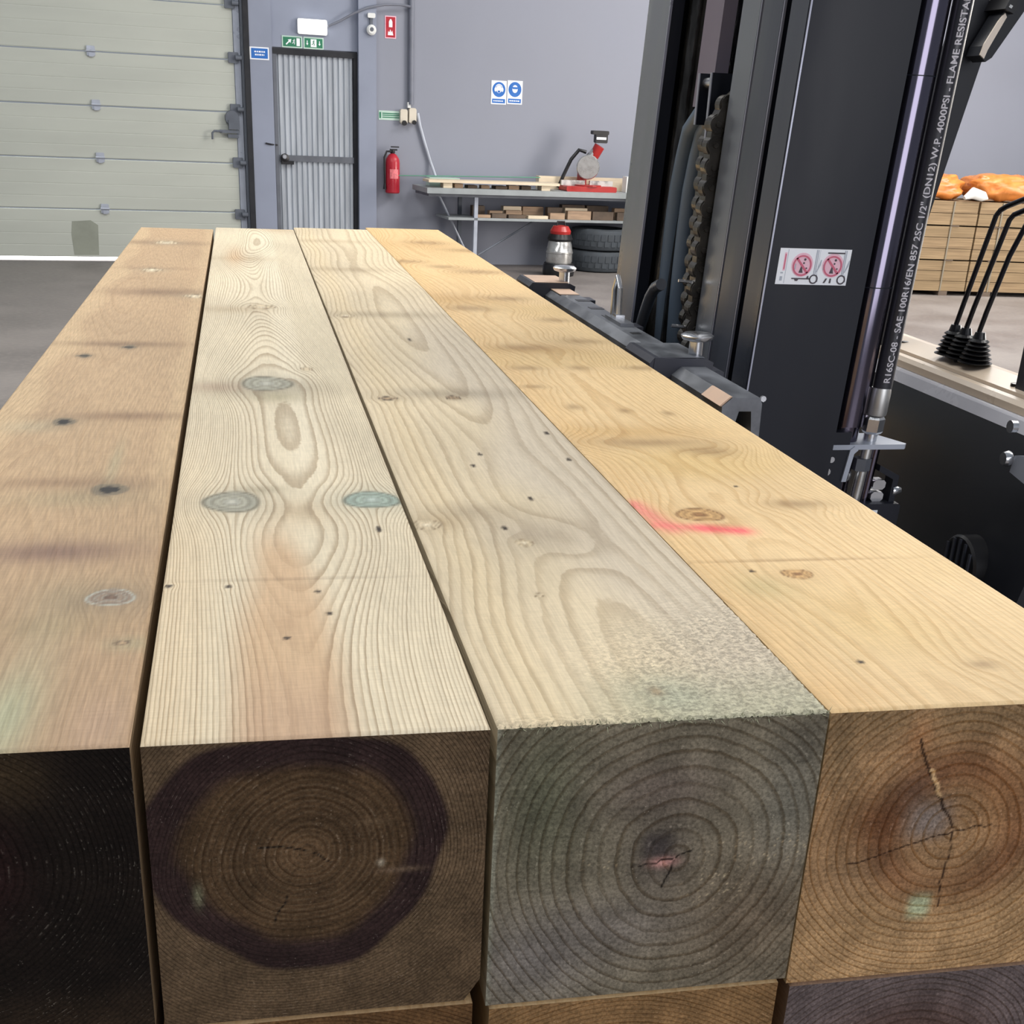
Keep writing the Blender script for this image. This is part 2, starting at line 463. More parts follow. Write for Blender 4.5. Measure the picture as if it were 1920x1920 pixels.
# white hook bracket on the right pillar
s, z, hw, hh = wbox(687, 24, 704, 66, .1)
r_ = fit('alarm_sounder', s, z, 'small white and grey alarm unit on the right door pillar', 'alarm', .101)
MB().box(-.04, .04, -.03, 0, .055, .10, bev=.008).build('upper_box', 'white', r_)
MB().box(-.014, .014, -.02, 0, -.04, .06).build('bracket', 'dark_grey', r_)
MB().lathe((0, 0, -.055), [(.05, 0), (.05, .03), (.034, .045)], 16, axis=(0, -1, 0)).build('sounder', 'white', r_, smooth=True)
MB().lathe((.0, -.046, -.05), [(.02, 0), (.018, .006)], 12, axis=(0, -1, 0)).build('grille', 'dark_grey', r_, smooth=True)

# conduit, lamp cable, sockets
s1, z1 = wq(768.5, 196)
o = at_wall(MB().tube([(s1 - .004, -.03, 6.0), (s1, -.03, 2.4), (s1 + .005, -.03, z1)], .03, 12).build('conduit', 'conduit', smooth=True))
tag(o, 'grey vertical conduit running down the wall to the sockets', 'conduit')
path = [wq(615, 49, .09), wq(636, 40, .09), wq(665, 24, .1), wq(690, 14, .11), wq(720, 9, .08), wq(750, 9, .05), wq(768, 13, .04)]
o = at_wall(MB().tube([(p[0], -(.085 if i < 1 else .09 if i < 2 else .115 if i < 5 else .07), p[1]) for i, p in enumerate(path)], .012, 8).build('lamp_cable', 'conduit', smooth=True))
tag(o, 'grey cable sagging from the lit lamp to the conduit', 'cable')
s, z, _, _ = wbox(751, 205, 780, 232, .05)
r_ = fit('wall_socket', s, z, 'cream double wall socket below the grey conduit', 'socket', .0)
m = MB().box(-.088, -.008, -.055, 0, -.075, .07, bev=.014); m.build('socket_box', 'cream', r_)
m = MB().box(.008, .088, -.065, 0, -.065, .085, bev=.014); m.build('socket_box', 'cream', r_)
MB().box(-.004, .03, -.04, 0, .085, .14).build('gland', 'white', r_)
MB().lathe((-.048, -.055, -.065), [(.026, 0), (.026, .03)], 12, axis=(0, -1, 0)).build('plug', 'black', r_)
MB().lathe((.06, -.06, -.055), [(.022, 0), (.022, .03)], 12, axis=(0, -1, 0)).build('plug', 'black', r_)
s, z, hw, hh = wbox(710, 207, 752, 226)
r_ = fit('wall_label', s, z, 'narrow pale green label left of the cream sockets', 'sign', .001)
MB().box(-.125, .125, -.003, 0, -.046, .046).build('plate', 'palegreen', r_)
p = MB().box(-.085, .12, -.0042, -.003, .014, .024).box(-.085, .12, -.0042, -.003, -.024, -.014).box(-.085, .12, -.0042, -.003, -.004, .006)
p.box(-.118, -.098, -.0042, -.003, -.03, .03); p.build('print', 'green_sign', r_)
path = [wq(782, 212), wq(786, 235), wq(795, 268), wq(806, 304), wq(813, 330)]
o = at_wall(MB().tube([(p[0], -.03 - .05 * (i == 4), p[1]) for i, p in enumerate(path)], .016, 8).build('bench_cable', 'cable_white', smooth=True))
tag(o, 'pale cable hanging from the sockets to the workbench', 'cable')

# extinguisher
s, z = wq(735, 362, .1); s = .5 * (wq(722, 320, .1)[0] + wq(750, 320, .1)[0])
r_ = fit('fire_extinguisher', s, z, 'red fire extinguisher hanging on the grey wall', 'extinguisher', .10)
MB().lathe((0, 0, 0), [(.070, 0), (.078, .01), (.078, .31), (.072, .345), (.045, .385), (.022, .40)], 24).build('cylinder', 'red', r_, smooth=True)
MB().lathe((0, 0, .40), [(.022, 0), (.026, .01), (.024, .035)], 14).box(-.03, .05, -.012, .012, .03 + .40, .045 + .40).box(-.02, .07, -.01, .01, .46, .472).build('valve', 'black', r_, smooth=True)
MB().tube([(-.02, -.02, .42), (-.07, -.02, .42), (-.095, -.02, .36), (-.092, -.02, .2), (-.09, -.02, .06)], .011, 8).lathe((-.09, -.02, .04), [(.02, 0), (.012, .06)], 10).build('hose', 'black', r_, smooth=True)
MB().box(-.05, .05, .06, .10, .22, .30).build('wall_bracket', 'black', r_)
m = MB()
for q0 in np.linspace(-2.2, -.9, 9)[:-1]:
    q1 = q0 + .1625
    m.add([(.0785 * math.cos(q0), .0785 * math.sin(q0), .15), (.0785 * math.cos(q1), .0785 * math.sin(q1), .15), (.0785 * math.cos(q1), .0785 * math.sin(q1), .245), (.0785 * math.cos(q0), .0785 * math.sin(q0), .245)], [(0, 1, 2, 3)])
m.build('paper_label', paint('extinguisher_label', (226, 120, 126), .5, var=.25, scale=40), r_)

# two round blue signs
for k, (u0, u1) in enumerate(((921, 949), (951, 979))):
    s, z, hw, hh = wbox(u0, 153, u1, 194)
    r_ = fit('safety_sign', s, z, ('blue sign of a head with ear defenders, left of the pair on the wall', 'blue sign of a head with goggles, right of the pair on the wall')[k], 'sign', .001, 'blue safety signs on the wall')
    MB().box(-.088, .088, -.004, 0, -.118, .118).build('plate', 'sign_white', r_)
    MB().lathe((0, -.004, .03), [(.075, 0), (.075, .0015)], 26, axis=(0, -1, 0)).build('blue_disc', 'blue_sign', r_)
    p = MB()
    circ = lambda cx, cz, rx, rz, nn=14: [(cx + rx * math.cos(q), cz + rz * math.sin(q)) for q in np.linspace(0, 2 * math.pi, nn + 1)[:-1]]
    p.prism(circ(0, .035, .032, .04), -.0066, -.0056, 'y')
    if k == 0:
        p.prism(circ(-.04, .03, .012, .022), -.0066, -.0056, 'y'); p.prism(circ(.04, .03, .012, .022), -.0066, -.0056, 'y')
        arc = [(.046 * math.cos(q), .035 + .05 * math.sin(q)) for q in np.linspace(.2, 2.94, 12)]; arc2 = [(.038 * math.cos(q), .035 + .043 * math.sin(q)) for q in np.linspace(2.94, .2, 12)]
        p.prism(arc + arc2, -.0066, -.0056, 'y')
    p.build('pictogram', 'sign_white', r_)
    if k == 1: MB().box(-.03, .03, -.0072, -.0066, .034, .054).build('goggles', 'blue_sign', r_)
    else: MB().box(-.014, .014, -.0072, -.0066, .0, .02).build('beard', 'blue_sign', r_)
    MB().box(-.075, .075, -.0052, -.004, -.105, -.062).build('caption_bar', 'blue_sign', r_)
    p = MB(); x_ = -.06
    while x_ < .055: ww = random.uniform(.01, .022); p.box(x_, x_ + ww, -.006, -.0052, -.09, -.078); x_ += ww + .006
    p.build('caption', 'sign_white', r_)

# ------------------------------------------------------------------ workbench
br = wall_root('workbench', 1.9, .7, 0., label='grey steel workbench along the back wall', cat='workbench')
BX = lambda s_: s_ - 1.9
bh = .845
MB().box(0, 3.4, .0, .62, bh - .055, bh, bev=.004).build('worktop', 'bench', br)
MB().box(.03, 3.4, .05, .60, bh - .085, bh - .055).build('apron', 'steel_dark', br)
MB().box(BX(2.16), 3.4, .06, .56, .525, .55).build('shelf', 'bench', br)
MB().box(BX(2.45), BX(2.49), .06, .10, 0, bh - .085).build('leg', 'pale_metal', br)
MB().box(BX(2.40), BX(2.44), .50, .54, 0, bh - .085).build('leg', 'dark_grey', br)
MB().box(BX(4.9), BX(4.94), .06, .10, 0, bh - .085).build('leg', 'pale_metal', br)
MB().box(BX(4.9), BX(4.94), .50, .54, 0, bh - .085).build('leg', 'pale_metal', br)
MB().tube([(BX(2.10), .30, bh - .06), (BX(2.46), .30, .14)], .012, 8).build('brace', 'pale_metal', br)
MB().tube([(BX(2.52), .12, .16), (BX(3.25), .30, .525)], .011, 8).build('brace', 'dark_grey', br)


def onb(s_, y, z): return wpt(s_, .7 - y, z)


def stick(name, s0, s1, y0, y1, z0, z1, mat, label, cat='board', group=None, rz=0.):
    c = ((s0 + s1) / 2, (y0 + y1) / 2)
    r = MB().box(s0 - c[0], s1 - c[0], y0 - c[1], y1 - c[1], 0, z1 - z0, bev=.002).build(name, mat)
    r.location = onb(c[0], c[1], z0); r.rotation_euler = (0, 0, WA + rz)
    return tag(r, label, cat, group)


stick('timber_block', 2.10, 2.20, .08, .20, bh, bh + .052, 'pine', 'pale wood block under the left end of the long board', 'block')
stick('timber_block', 3.22, 3.32, .08, .22, bh, bh + .052, 'pine', 'pale wood block under the long board beside the saw', 'block')
stick('long_board', 1.93, 3.42, .05, .30, bh + .052, bh + .078, 'pine', 'long pale board raised on blocks across the bench')
stick('short_board', 2.02, 2.36, .34, .50, bh, bh + .085, 'palegreen', 'short pale green board standing behind the long board')
stick('fence_board', 3.30, 4.36, .40, .50, bh, bh + .135, 'pine', 'pale wooden fence board behind the red saw')
stick('white_block', 4.28, 4.38, .20, .32, bh, bh + .165, 'white', 'small white block at the right end of the bench', 'block')
ORD = ('first', 'second', 'third', 'fourth', 'fifth', 'sixth', 'seventh', 'eighth', 'ninth', 'tenth', 'eleventh', 'twelfth', 'thirteenth', 'fourteenth', 'fifteenth', 'sixteenth')
for k in range(6):
    s0 = 2.24 + k * .155
    stick('offcut', s0, s0 + random.uniform(.09, .14), .12 + .02 * (k % 3), .24 + .04 * (k % 2), bh, bh + random.uniform(.026, .046), ('offcut', 'offcut_dark')[k % 2], '%s offcut under the raised long board, %s from the left' % (('brown', 'dark')[k % 2], ORD[k]), 'offcut', 'offcuts under the raised board')
s0 = 2.50; lanes = ((.10, .17), (.19, .27), (.29, .38))
for k in range(14):
    L = random.uniform(.16, .26) if k not in (5, 6) else .3
    hz = .55; top = .0
    for ln_, (ya, yb) in enumerate(lanes):
        if ln_ and k % 3 == ln_ - 1: continue
        hgt = random.uniform(.03, .06) + .03 * ln_ + (.035 if 3 < k < 8 else 0)
        m_ = ('offcut', 'pine', 'offcut_dark', 'offcut', 'offcut_dark')[(k * 2 + ln_) % 5]
        stick('scrap_stick', s0, s0 + L - random.uniform(.008, .05), ya, yb, hz + .0015, hz + hgt, m_, '%s scrap wood piece, %s from the left in the %s row on the bench shelf' % (('brown', 'pale', 'dark', 'brown', 'dark')[(k * 2 + ln_) % 5], ORD[k], ('front', 'middle', 'back')[ln_]), 'offcut', 'scrap wood on the lower shelf')
    s0 += L
    if s0 > 4.6: break
g = MB().tube([tuple(onb(1.72, .55, .93)), tuple(onb(2.3, .45, .945)), tuple(onb(3.3, .36, .965))], .005, 6).build('cord', 'green_cord', smooth=True)
tag(g, 'thin green cord stretched from the extinguisher over the workbench', 'cord')

# mitre saw
sx, sz = 3.82, bh
sr = empty('mitre_saw', onb(sx, .22, bh), WA, label='red mitre saw with raised black handle on the workbench', cat='saw')
m = MB().box(-.30, .30, -.13, .13, 0, .055, bev=.01); m.lathe((0, 0, .055), [(.15, 0), (.15, .012)], 20); m.build('base', 'red_tool', sr)
MB().box(-.31, -.03, .02, .05, .055, .11).box(.03, .31, .02, .05, .055, .11).build('fence', 'brushed', sr)
MB().box(-.08, .0, .05, .14, .05, .24, bev=.01).build('arm', 'red_tool', sr)
MB().tube([(-.04, .08, .22), (.02, .05, .33), (.08, .02, .42)], [.05, .06, .05], 12).build('motor', 'brushed', sr, smooth=True)
MB().lathe((-.02, -.02, .25), [(.12, -.012), (.13, 0), (.12, .012)], 22, axis=(.3, 1, .1)).build('blade_guard', 'brushed', sr, smooth=True)
MB().tube([(.06, .03, .36), (.11, .0, .47)], [.055, .06], 12).build('head', 'red_tool', sr, smooth=True)
m = MB().box(.05, .19, -.03, .04, .50, .60, bev=.01).box(.01, .2, -.035, .045, .585, .625, bev=.008); m.build('handle', 'black', sr)
MB().box(.055, .17, -.034, -.03, .535, .56).build('handle_label', 'sign_white', sr)
MB().tube([(-.02, .06, .40), (-.10, .08, .42), (-.18, .10, .32), (-.25, .12, .16), (-.30, .14, .02)], .02, 8).build('dust_hose', 'black', sr, smooth=True)

# vacuum and tyres
s = (wq(1008, 470, .62)[0] + wq(1050, 470, .62)[0]) / 2
vr = wall_root('shop_vacuum', s, .95, 0, label='silver shop vacuum with red and black top under the bench', cat='vacuum')
MB().lathe((0, 0, 0), [(.17, 0), (.175, .03), (.175, .10), (.16, .13)], 24).build('base', 'black', vr, smooth=True)
MB().lathe((0, 0, .13), [(.14, 0), (.145, .02), (.145, .10), (.150, .105), (.150, .12), (.145, .125), (.13, .20), (.12, .23)], 24).build('drum', 'brushed', vr, smooth=True)
MB().lathe((0, 0, .36), [(.13, 0), (.14, .02), (.12, .07)], 24).build('collar', 'black', vr, smooth=True)
MB().lathe((0, 0, .43), [(.11, 0), (.115, .03), (.085, .08), (.02, .09)], 20).build('lid', 'red_tool', vr, smooth=True)
MB().tube([(-.05, 0, .50), (-.04, 0, .555), (.04, 0, .555), (.05, 0, .50)], .010, 8).build('carry_handle', 'black', vr, smooth=True)
ts = (wq(1066, 475, .4)[0] + wq(1172, 475, .4)[0]) / 2


def tyre(z, dx, lab):
    t = wall_root('tyre', ts + dx, .42, z, label=lab, cat='tyre')
    R = .345; prof = [(R * .62, .012), (R * .80, .0), (R * .95, .012), (R, .045), (R, .185), (R * .95, .218), (R * .80, .23), (R * .62, .218), (R * .58, .18), (R * .58, .05)]
    m = MB(); nn = 36; vs = []; fs = []
    for i in range(nn):
        q = 2 * math.pi * i / nn
        vs += [(r * math.cos(q), r * math.sin(q), h) for r, h in prof]
    k = len(prof)
    for i in range(nn):
        for j in range(k): fs.append((i * k + j, i * k + (j + 1) % k, ((i + 1) % nn) * k + (j + 1) % k, ((i + 1) % nn) * k + j))
    m.add(vs, fs); m.build('tyre_body', 'tyre', t, smooth=True)
    tr = MB()
    for i in range(28):
        q = 2 * math.pi * i / 28
        for (za, zb, o_) in ((.05, .10, 0), (.11, .18, .1)):
            a0, a1 = q + o_, q + o_ + .15
            P = lambda a_, r, h: (r * math.cos(a_), r * math.sin(a_), h)
            tr.add([P(a0, R - .002, za), P(a1, R - .002, za), P(a1, R - .002, zb), P(a0, R - .002, zb), P(a0, R + .006, za), P(a1, R + .006, za), P(a1, R + .006, zb), P(a0, R + .006, zb)],
                   [(4, 5, 6, 7), (0, 1, 5, 4), (1, 2, 6, 5), (2, 3, 7, 6), (3, 0, 4, 7)])
    t2 = tr.build('tread', 'tyre', t)


tyre(0., 0, 'dark grey tyre lying on the floor under the bench, lower of two')
tyre(.23, .015, 'dark grey tyre lying on another tyre under the bench')

# ------------------------------------------------------------------ far stack of boards
sa = math.radians(-1.5)
packs = [(.045, .362), (.372, .712), (.722, .965)]
bx0 = 5.4
proto = None
st_dir = np.array([math.cos(sa), math.sin(sa), 0]); st_o = np.array([7.37, 12.46, 0])
jx = .42                                                   # joint between the left and right bundles
for side in (0, 1):
    X0, X1 = ((-1.9, jx - .008), (jx + .008, 2.85))[side]
    for pi, (z0, z1) in enumerate(packs):
        nm = ('lowest', 'middle', 'top')[pi]
        root = empty('board_pack', st_o + st_dir * X0 + np.array([0, 0, z0]), sa, label='%s pack of brown treated boards in the far %s stack' % (nm, ('left', 'right')[side]), cat='board pack', group='packs of treated boards')
        rows = 3 if pi < 2 else 2
        bhh = (z1 - z0) / rows
        for r in range(rows):
            for d in range(4):
                if proto is None:
                    proto = MB().box(0, 1, .002, .198, .002, 1, bev=.006)
                bm_ = MB().box(0, X1 - X0 + random.uniform(-.01, .0), d * .2 + .003 + (random.uniform(0, .008) if d == 0 else 0), d * .2 + .198, r * bhh + .003, (r + 1) * bhh - .002)
                bm_.build('board', 'board', root)
        for sx_ in (.25, (X1 - X0) - .3):
            MB().box(sx_, sx_ + .016, -.003, .003, .002, z1 - z0 - .001).build('strap', paint('strap', (120, 112, 96), .5) if 'strap' not in bpy.data.materials else bpy.data.materials['strap'], root)
    for pi, (z0, z1) in enumerate(packs):
        zz = (0., .362, .712)[pi]
        zt = z0
        for q, xx in enumerate((X0 + .25, (X0 + X1) / 2, X1 - .25)):
            o = MB().box(-.05, .05, .0, .8, 0, zt - zz).build('bearer', 'offcut_dark', None)
            o.location = st_o + st_dir * xx + np.array([0, 0, zz]); o.rotation_euler = (0, 0, sa)
            tag(o, '%s dark bearer under the %s pack of the far %s stack' % (('left', 'middle', 'right')[q], ('lowest', 'middle', 'top')[pi], ('left', 'right')[side]), 'bearer', 'bearers between the board packs')


def sack(name, x0, x1, seed, label, h):
    rs = np.random.RandomState(seed); nu, nv = 40, 24
    root = empty(name, st_o + st_dir * ((x0 + x1) / 2) + np.array([0, .33, packs[-1][1]]), sa, label=label, cat='sack', group='orange sacks on the board stack')
    vs = []; fs = []; ph = rs.uniform(0, 6.3, (8, 3)); fr = rs.uniform(3, 11, (8, 2))
    for i in range(nv + 1):
        p = math.pi * i / nv
        for j in range(nu):
            q = 2 * math.pi * j / nu
            e = .55
            sg = lambda x_, e_: math.copysign(abs(x_) ** e_, x_)
            x_ = sg(math.cos(q), e) * sg(math.sin(p), e); y_ = sg(math.sin(q), e) * sg(math.sin(p), e); z_ = sg(math.cos(p), .7)
            dsp = sum(math.sin(fr[k, 0] * x_ * 1.6 + ph[k, 0]) * math.sin(fr[k, 1] * (y_ + z_) + ph[k, 1]) for k in range(8)) * .035
            rr = 1 + dsp
            vs.append((x_ * rr * (x1 - x0) / 2, y_ * rr * .30, max(0, (z_ * rr * .5 + .5)) * h))
    for i in range(nv):
        for j in range(nu): fs.append((i * nu + j, i * nu + (j + 1) % nu, (i + 1) * nu + (j + 1) % nu, (i + 1) * nu + j))
    fo = MB().add(vs, fs).build('film', 'orange', root); fo.data.polygons.foreach_set('use_smooth', [True] * len(fo.data.polygons))
    MB().box(-(x1 - x0) * .36, (x1 - x0) * .36, -.2, .2, .01, h * .55).build('contents', 'offcut', root)


sack('orange_sack', -1.8, -.62, 3, 'crumpled orange sack behind the forklift mast on the board stack', .27)
sack('orange_sack', -.55, .27, 4, 'crumpled orange sack on the left board stack beside the hydraulic hose', .265)
sack('orange_sack', .40, 1.20, 5, 'crumpled orange sack on the right board stack above the levers', .27)
sack('orange_sack', 1.32, 2.5, 6, 'crumpled orange sack on the far right of the board stack', .26)
o = MB().tube([(-.12, 0, 0), (-.02, .02, .05), (.1, 0, .02), (.16, .01, .0)], [.02, .06, .05, .01], 10).build('white_rag', 'white', smooth=True)
o.location = st_o + st_dir * .33 + np.array([0, -.0, packs[-1][1] + .035]); tag(o, 'crumpled white plastic scrap between two orange sacks', 'plastic')
# ------------------------------------------------------------------ treated timbers: one mesh each, rings and stains as per-vertex fields
def timber_material(name, Ls=.5, linecol=(.42, .36, .30), fib=.18, endc=.95, spark=.7, rough=.62):
    n = NT(name)
    ring = n.attr('ring').outputs['Fac']; base = n.attr('base').outputs['Color']; endm = n.attr('endm').outputs['Fac']; ls = n.attr('line').outputs['Fac']
    fz = n.attr('fuzz').outputs['Fac']
    co = n.co((1, 1, 1))
    wob = n.noise(n.co((26, 3, 26)), 1., 3); wob2 = n.noise(n.co((140, 60, 140)), 1., 2)
    wobm = n.m_('ADD', n.m_('MULTIPLY', n.m_('SUBTRACT', wob, .5), .55), n.m_('MULTIPLY', n.m_('SUBTRACT', wob2, .5), .22))
    r = n.m_('ADD', ring, wobm)
    f = n.m_('FRACT', r)
    late = n.m_('MULTIPLY', n.ss(f, .42, .88), n.ss(f, .91, 1.0, 1, 0))
    late_e = n.m_('MULTIPLY', n.ss(f, .62, .86), n.ss(f, .90, 1.0, 1, 0))
    late = n.m_('ADD', n.m_('MULTIPLY', late, n.m_('SUBTRACT', 1., endm)), n.m_('MULTIPLY', n.m_('MULTIPLY', late_e, 1.15), endm))
    idx = n.m_('FLOOR', r)
    wn = n.t.nodes.new('ShaderNodeTexWhiteNoise'); wn.noise_dimensions = '1D'; n.put(wn.inputs['W'], idx)
    late = n.m_('MULTIPLY', late, n.ss(wn.outputs[0], 0, 1, .55, 1.0))
    fibt = n.noise(n.co((520, 26, 520)), 1., 4, .6); fibe = n.noise(n.co((420, 420, 420)), 1., 4, .65)
    fibx = n.noise(n.co((60, 700, 60)), 1., 2)                        # planer chatter across the face
    lf = n.m_('MULTIPLY', late, n.m_('MULTIPLY', ls, n.ss(endm, 0, 1, Ls, endc)))
    col = n.mix(lf, base, n.mix(1., base, linecol, 'MULTIPLY'))
    ft = n.ss(fibt, .25, .75, 1 - fib, 1 + fib); mot = n.noise(n.co((34, 34, 34)), 1., 4, .6); saw = n.noise(n.co((14, 14, 420)), 1., 2)
    fe = n.m_('MULTIPLY', n.m_('MULTIPLY', n.ss(fibe, .25, .75, .58, 1.38), n.ss(mot, .3, .7, .74, 1.24)), n.ss(saw, .3, .7, .92, 1.08))
    fx = n.ss(fibx, .3, .7, .96, 1.04)
    mul = n.m_('ADD', n.m_('MULTIPLY', n.m_('MULTIPLY', ft, fx), n.m_('SUBTRACT', 1., endm)), n.m_('MULTIPLY', fe, endm))
    fzn = n.noise(n.co((230, 330, 230)), 1., 3, .65)
    mul = n.m_('MULTIPLY', mul, n.m_('ADD', 1., n.m_('MULTIPLY', fz, n.ss(fzn, .34, .66, -.34, .22))))
    col = n.mix(1., col, n.mix(0., (1, 1, 1), (1, 1, 1)), 'MULTIPLY')
    vm = n.t.nodes.new('ShaderNodeVectorMath'); vm.operation = 'SCALE'; n.put(vm.inputs[0], col); n.put(vm.inputs['Scale'], mul)
    # wet glints painted as pale specks on the sawn end
    v = n.voro(co, 330.); sp = n.m_('MULTIPLY', n.ss(v, .10, .2, 1, 0), n.ss(n.noise(n.co((1, 1, 1)), 60., 3), .52, .66))
    sp = n.m_('MULTIPLY', n.m_('MULTIPLY', sp, endm), spark)
    edge_f = n.m_('MULTIPLY', n.ss(f, .0, .10), n.ss(f, .12, .34, 1, 0))     # torn pale fibres on the early wood beside each ring
    torn = n.m_('MULTIPLY', n.m_('MULTIPLY', edge_f, n.ss(n.noise(n.co((260, 260, 260)), 1., 2, .6), .52, .66)), n.ss(n.noise(n.co((22, 22, 22)), 1., 2), .46, .62))
    sp = n.m_('MINIMUM', n.m_('ADD', sp, n.m_('MULTIPLY', n.m_('MULTIPLY', torn, endm), spark)), 1.)
    vs_ = n.t.nodes.new('ShaderNodeVectorMath'); vs_.operation = 'MULTIPLY_ADD'; n.put(vs_.inputs[0], base); vs_.inputs[1].default_value = (1.6, 1.6, 1.6); vs_.inputs[2].default_value = (.09, .08, .065)
    col2 = n.mix(sp, vm.outputs[0], vs_.outputs[0])
    n.set(col=col2, rough=n.ss(n.m_('ADD', n.m_('MULTIPLY', endm, .5), n.m_('MULTIPLY', fibe, .3)), 0, .8, rough, .8), spec=n.ss(endm, 0, 1, .35, .12))
    h = n.m_('ADD', n.m_('MULTIPLY', late, n.ss(endm, 0, 1, .35, .9)), n.m_('ADD', n.m_('MULTIPLY', fibt, .3), n.m_('MULTIPLY', n.m_('ADD', n.m_('MULTIPLY', endm, .9), n.m_('MULTIPLY', fz, 1.6)), n.m_('ADD', fibe, fzn))))
    n.bump(h, .55, .0012)
    return n.m


def smooth01(x, a, b):
    t = np.clip((x - a) / (b - a), 0, 1); return t * t * (3 - 2 * t)


class Waves:                                                     # smooth 1-D / 2-D random fields
    def __init__(s, seed, n=9, lo=1., hi=6.):
        r = np.random.RandomState(seed); s.k = r.uniform(lo, hi, n) ; s.p = r.uniform(0, 6.28, n); s.a = r.normal(size=n) / np.sqrt(n); s.kx = r.normal(size=n) * 6; s.d = r.normal(size=n)

    def __call__(s, y, x=0.): return sum(s.a[i] * np.sin(s.k[i] * y * 2 + s.kx[i] * x + s.p[i]) for i in range(len(s.k)))


def grid_faces(nr, nc, off):
    i = np.arange(nr - 1)[:, None] * nc + np.arange(nc - 1)[None]; i = i.ravel() + off
    return np.stack([i, i + 1, i + nc + 1, i + nc], 1)


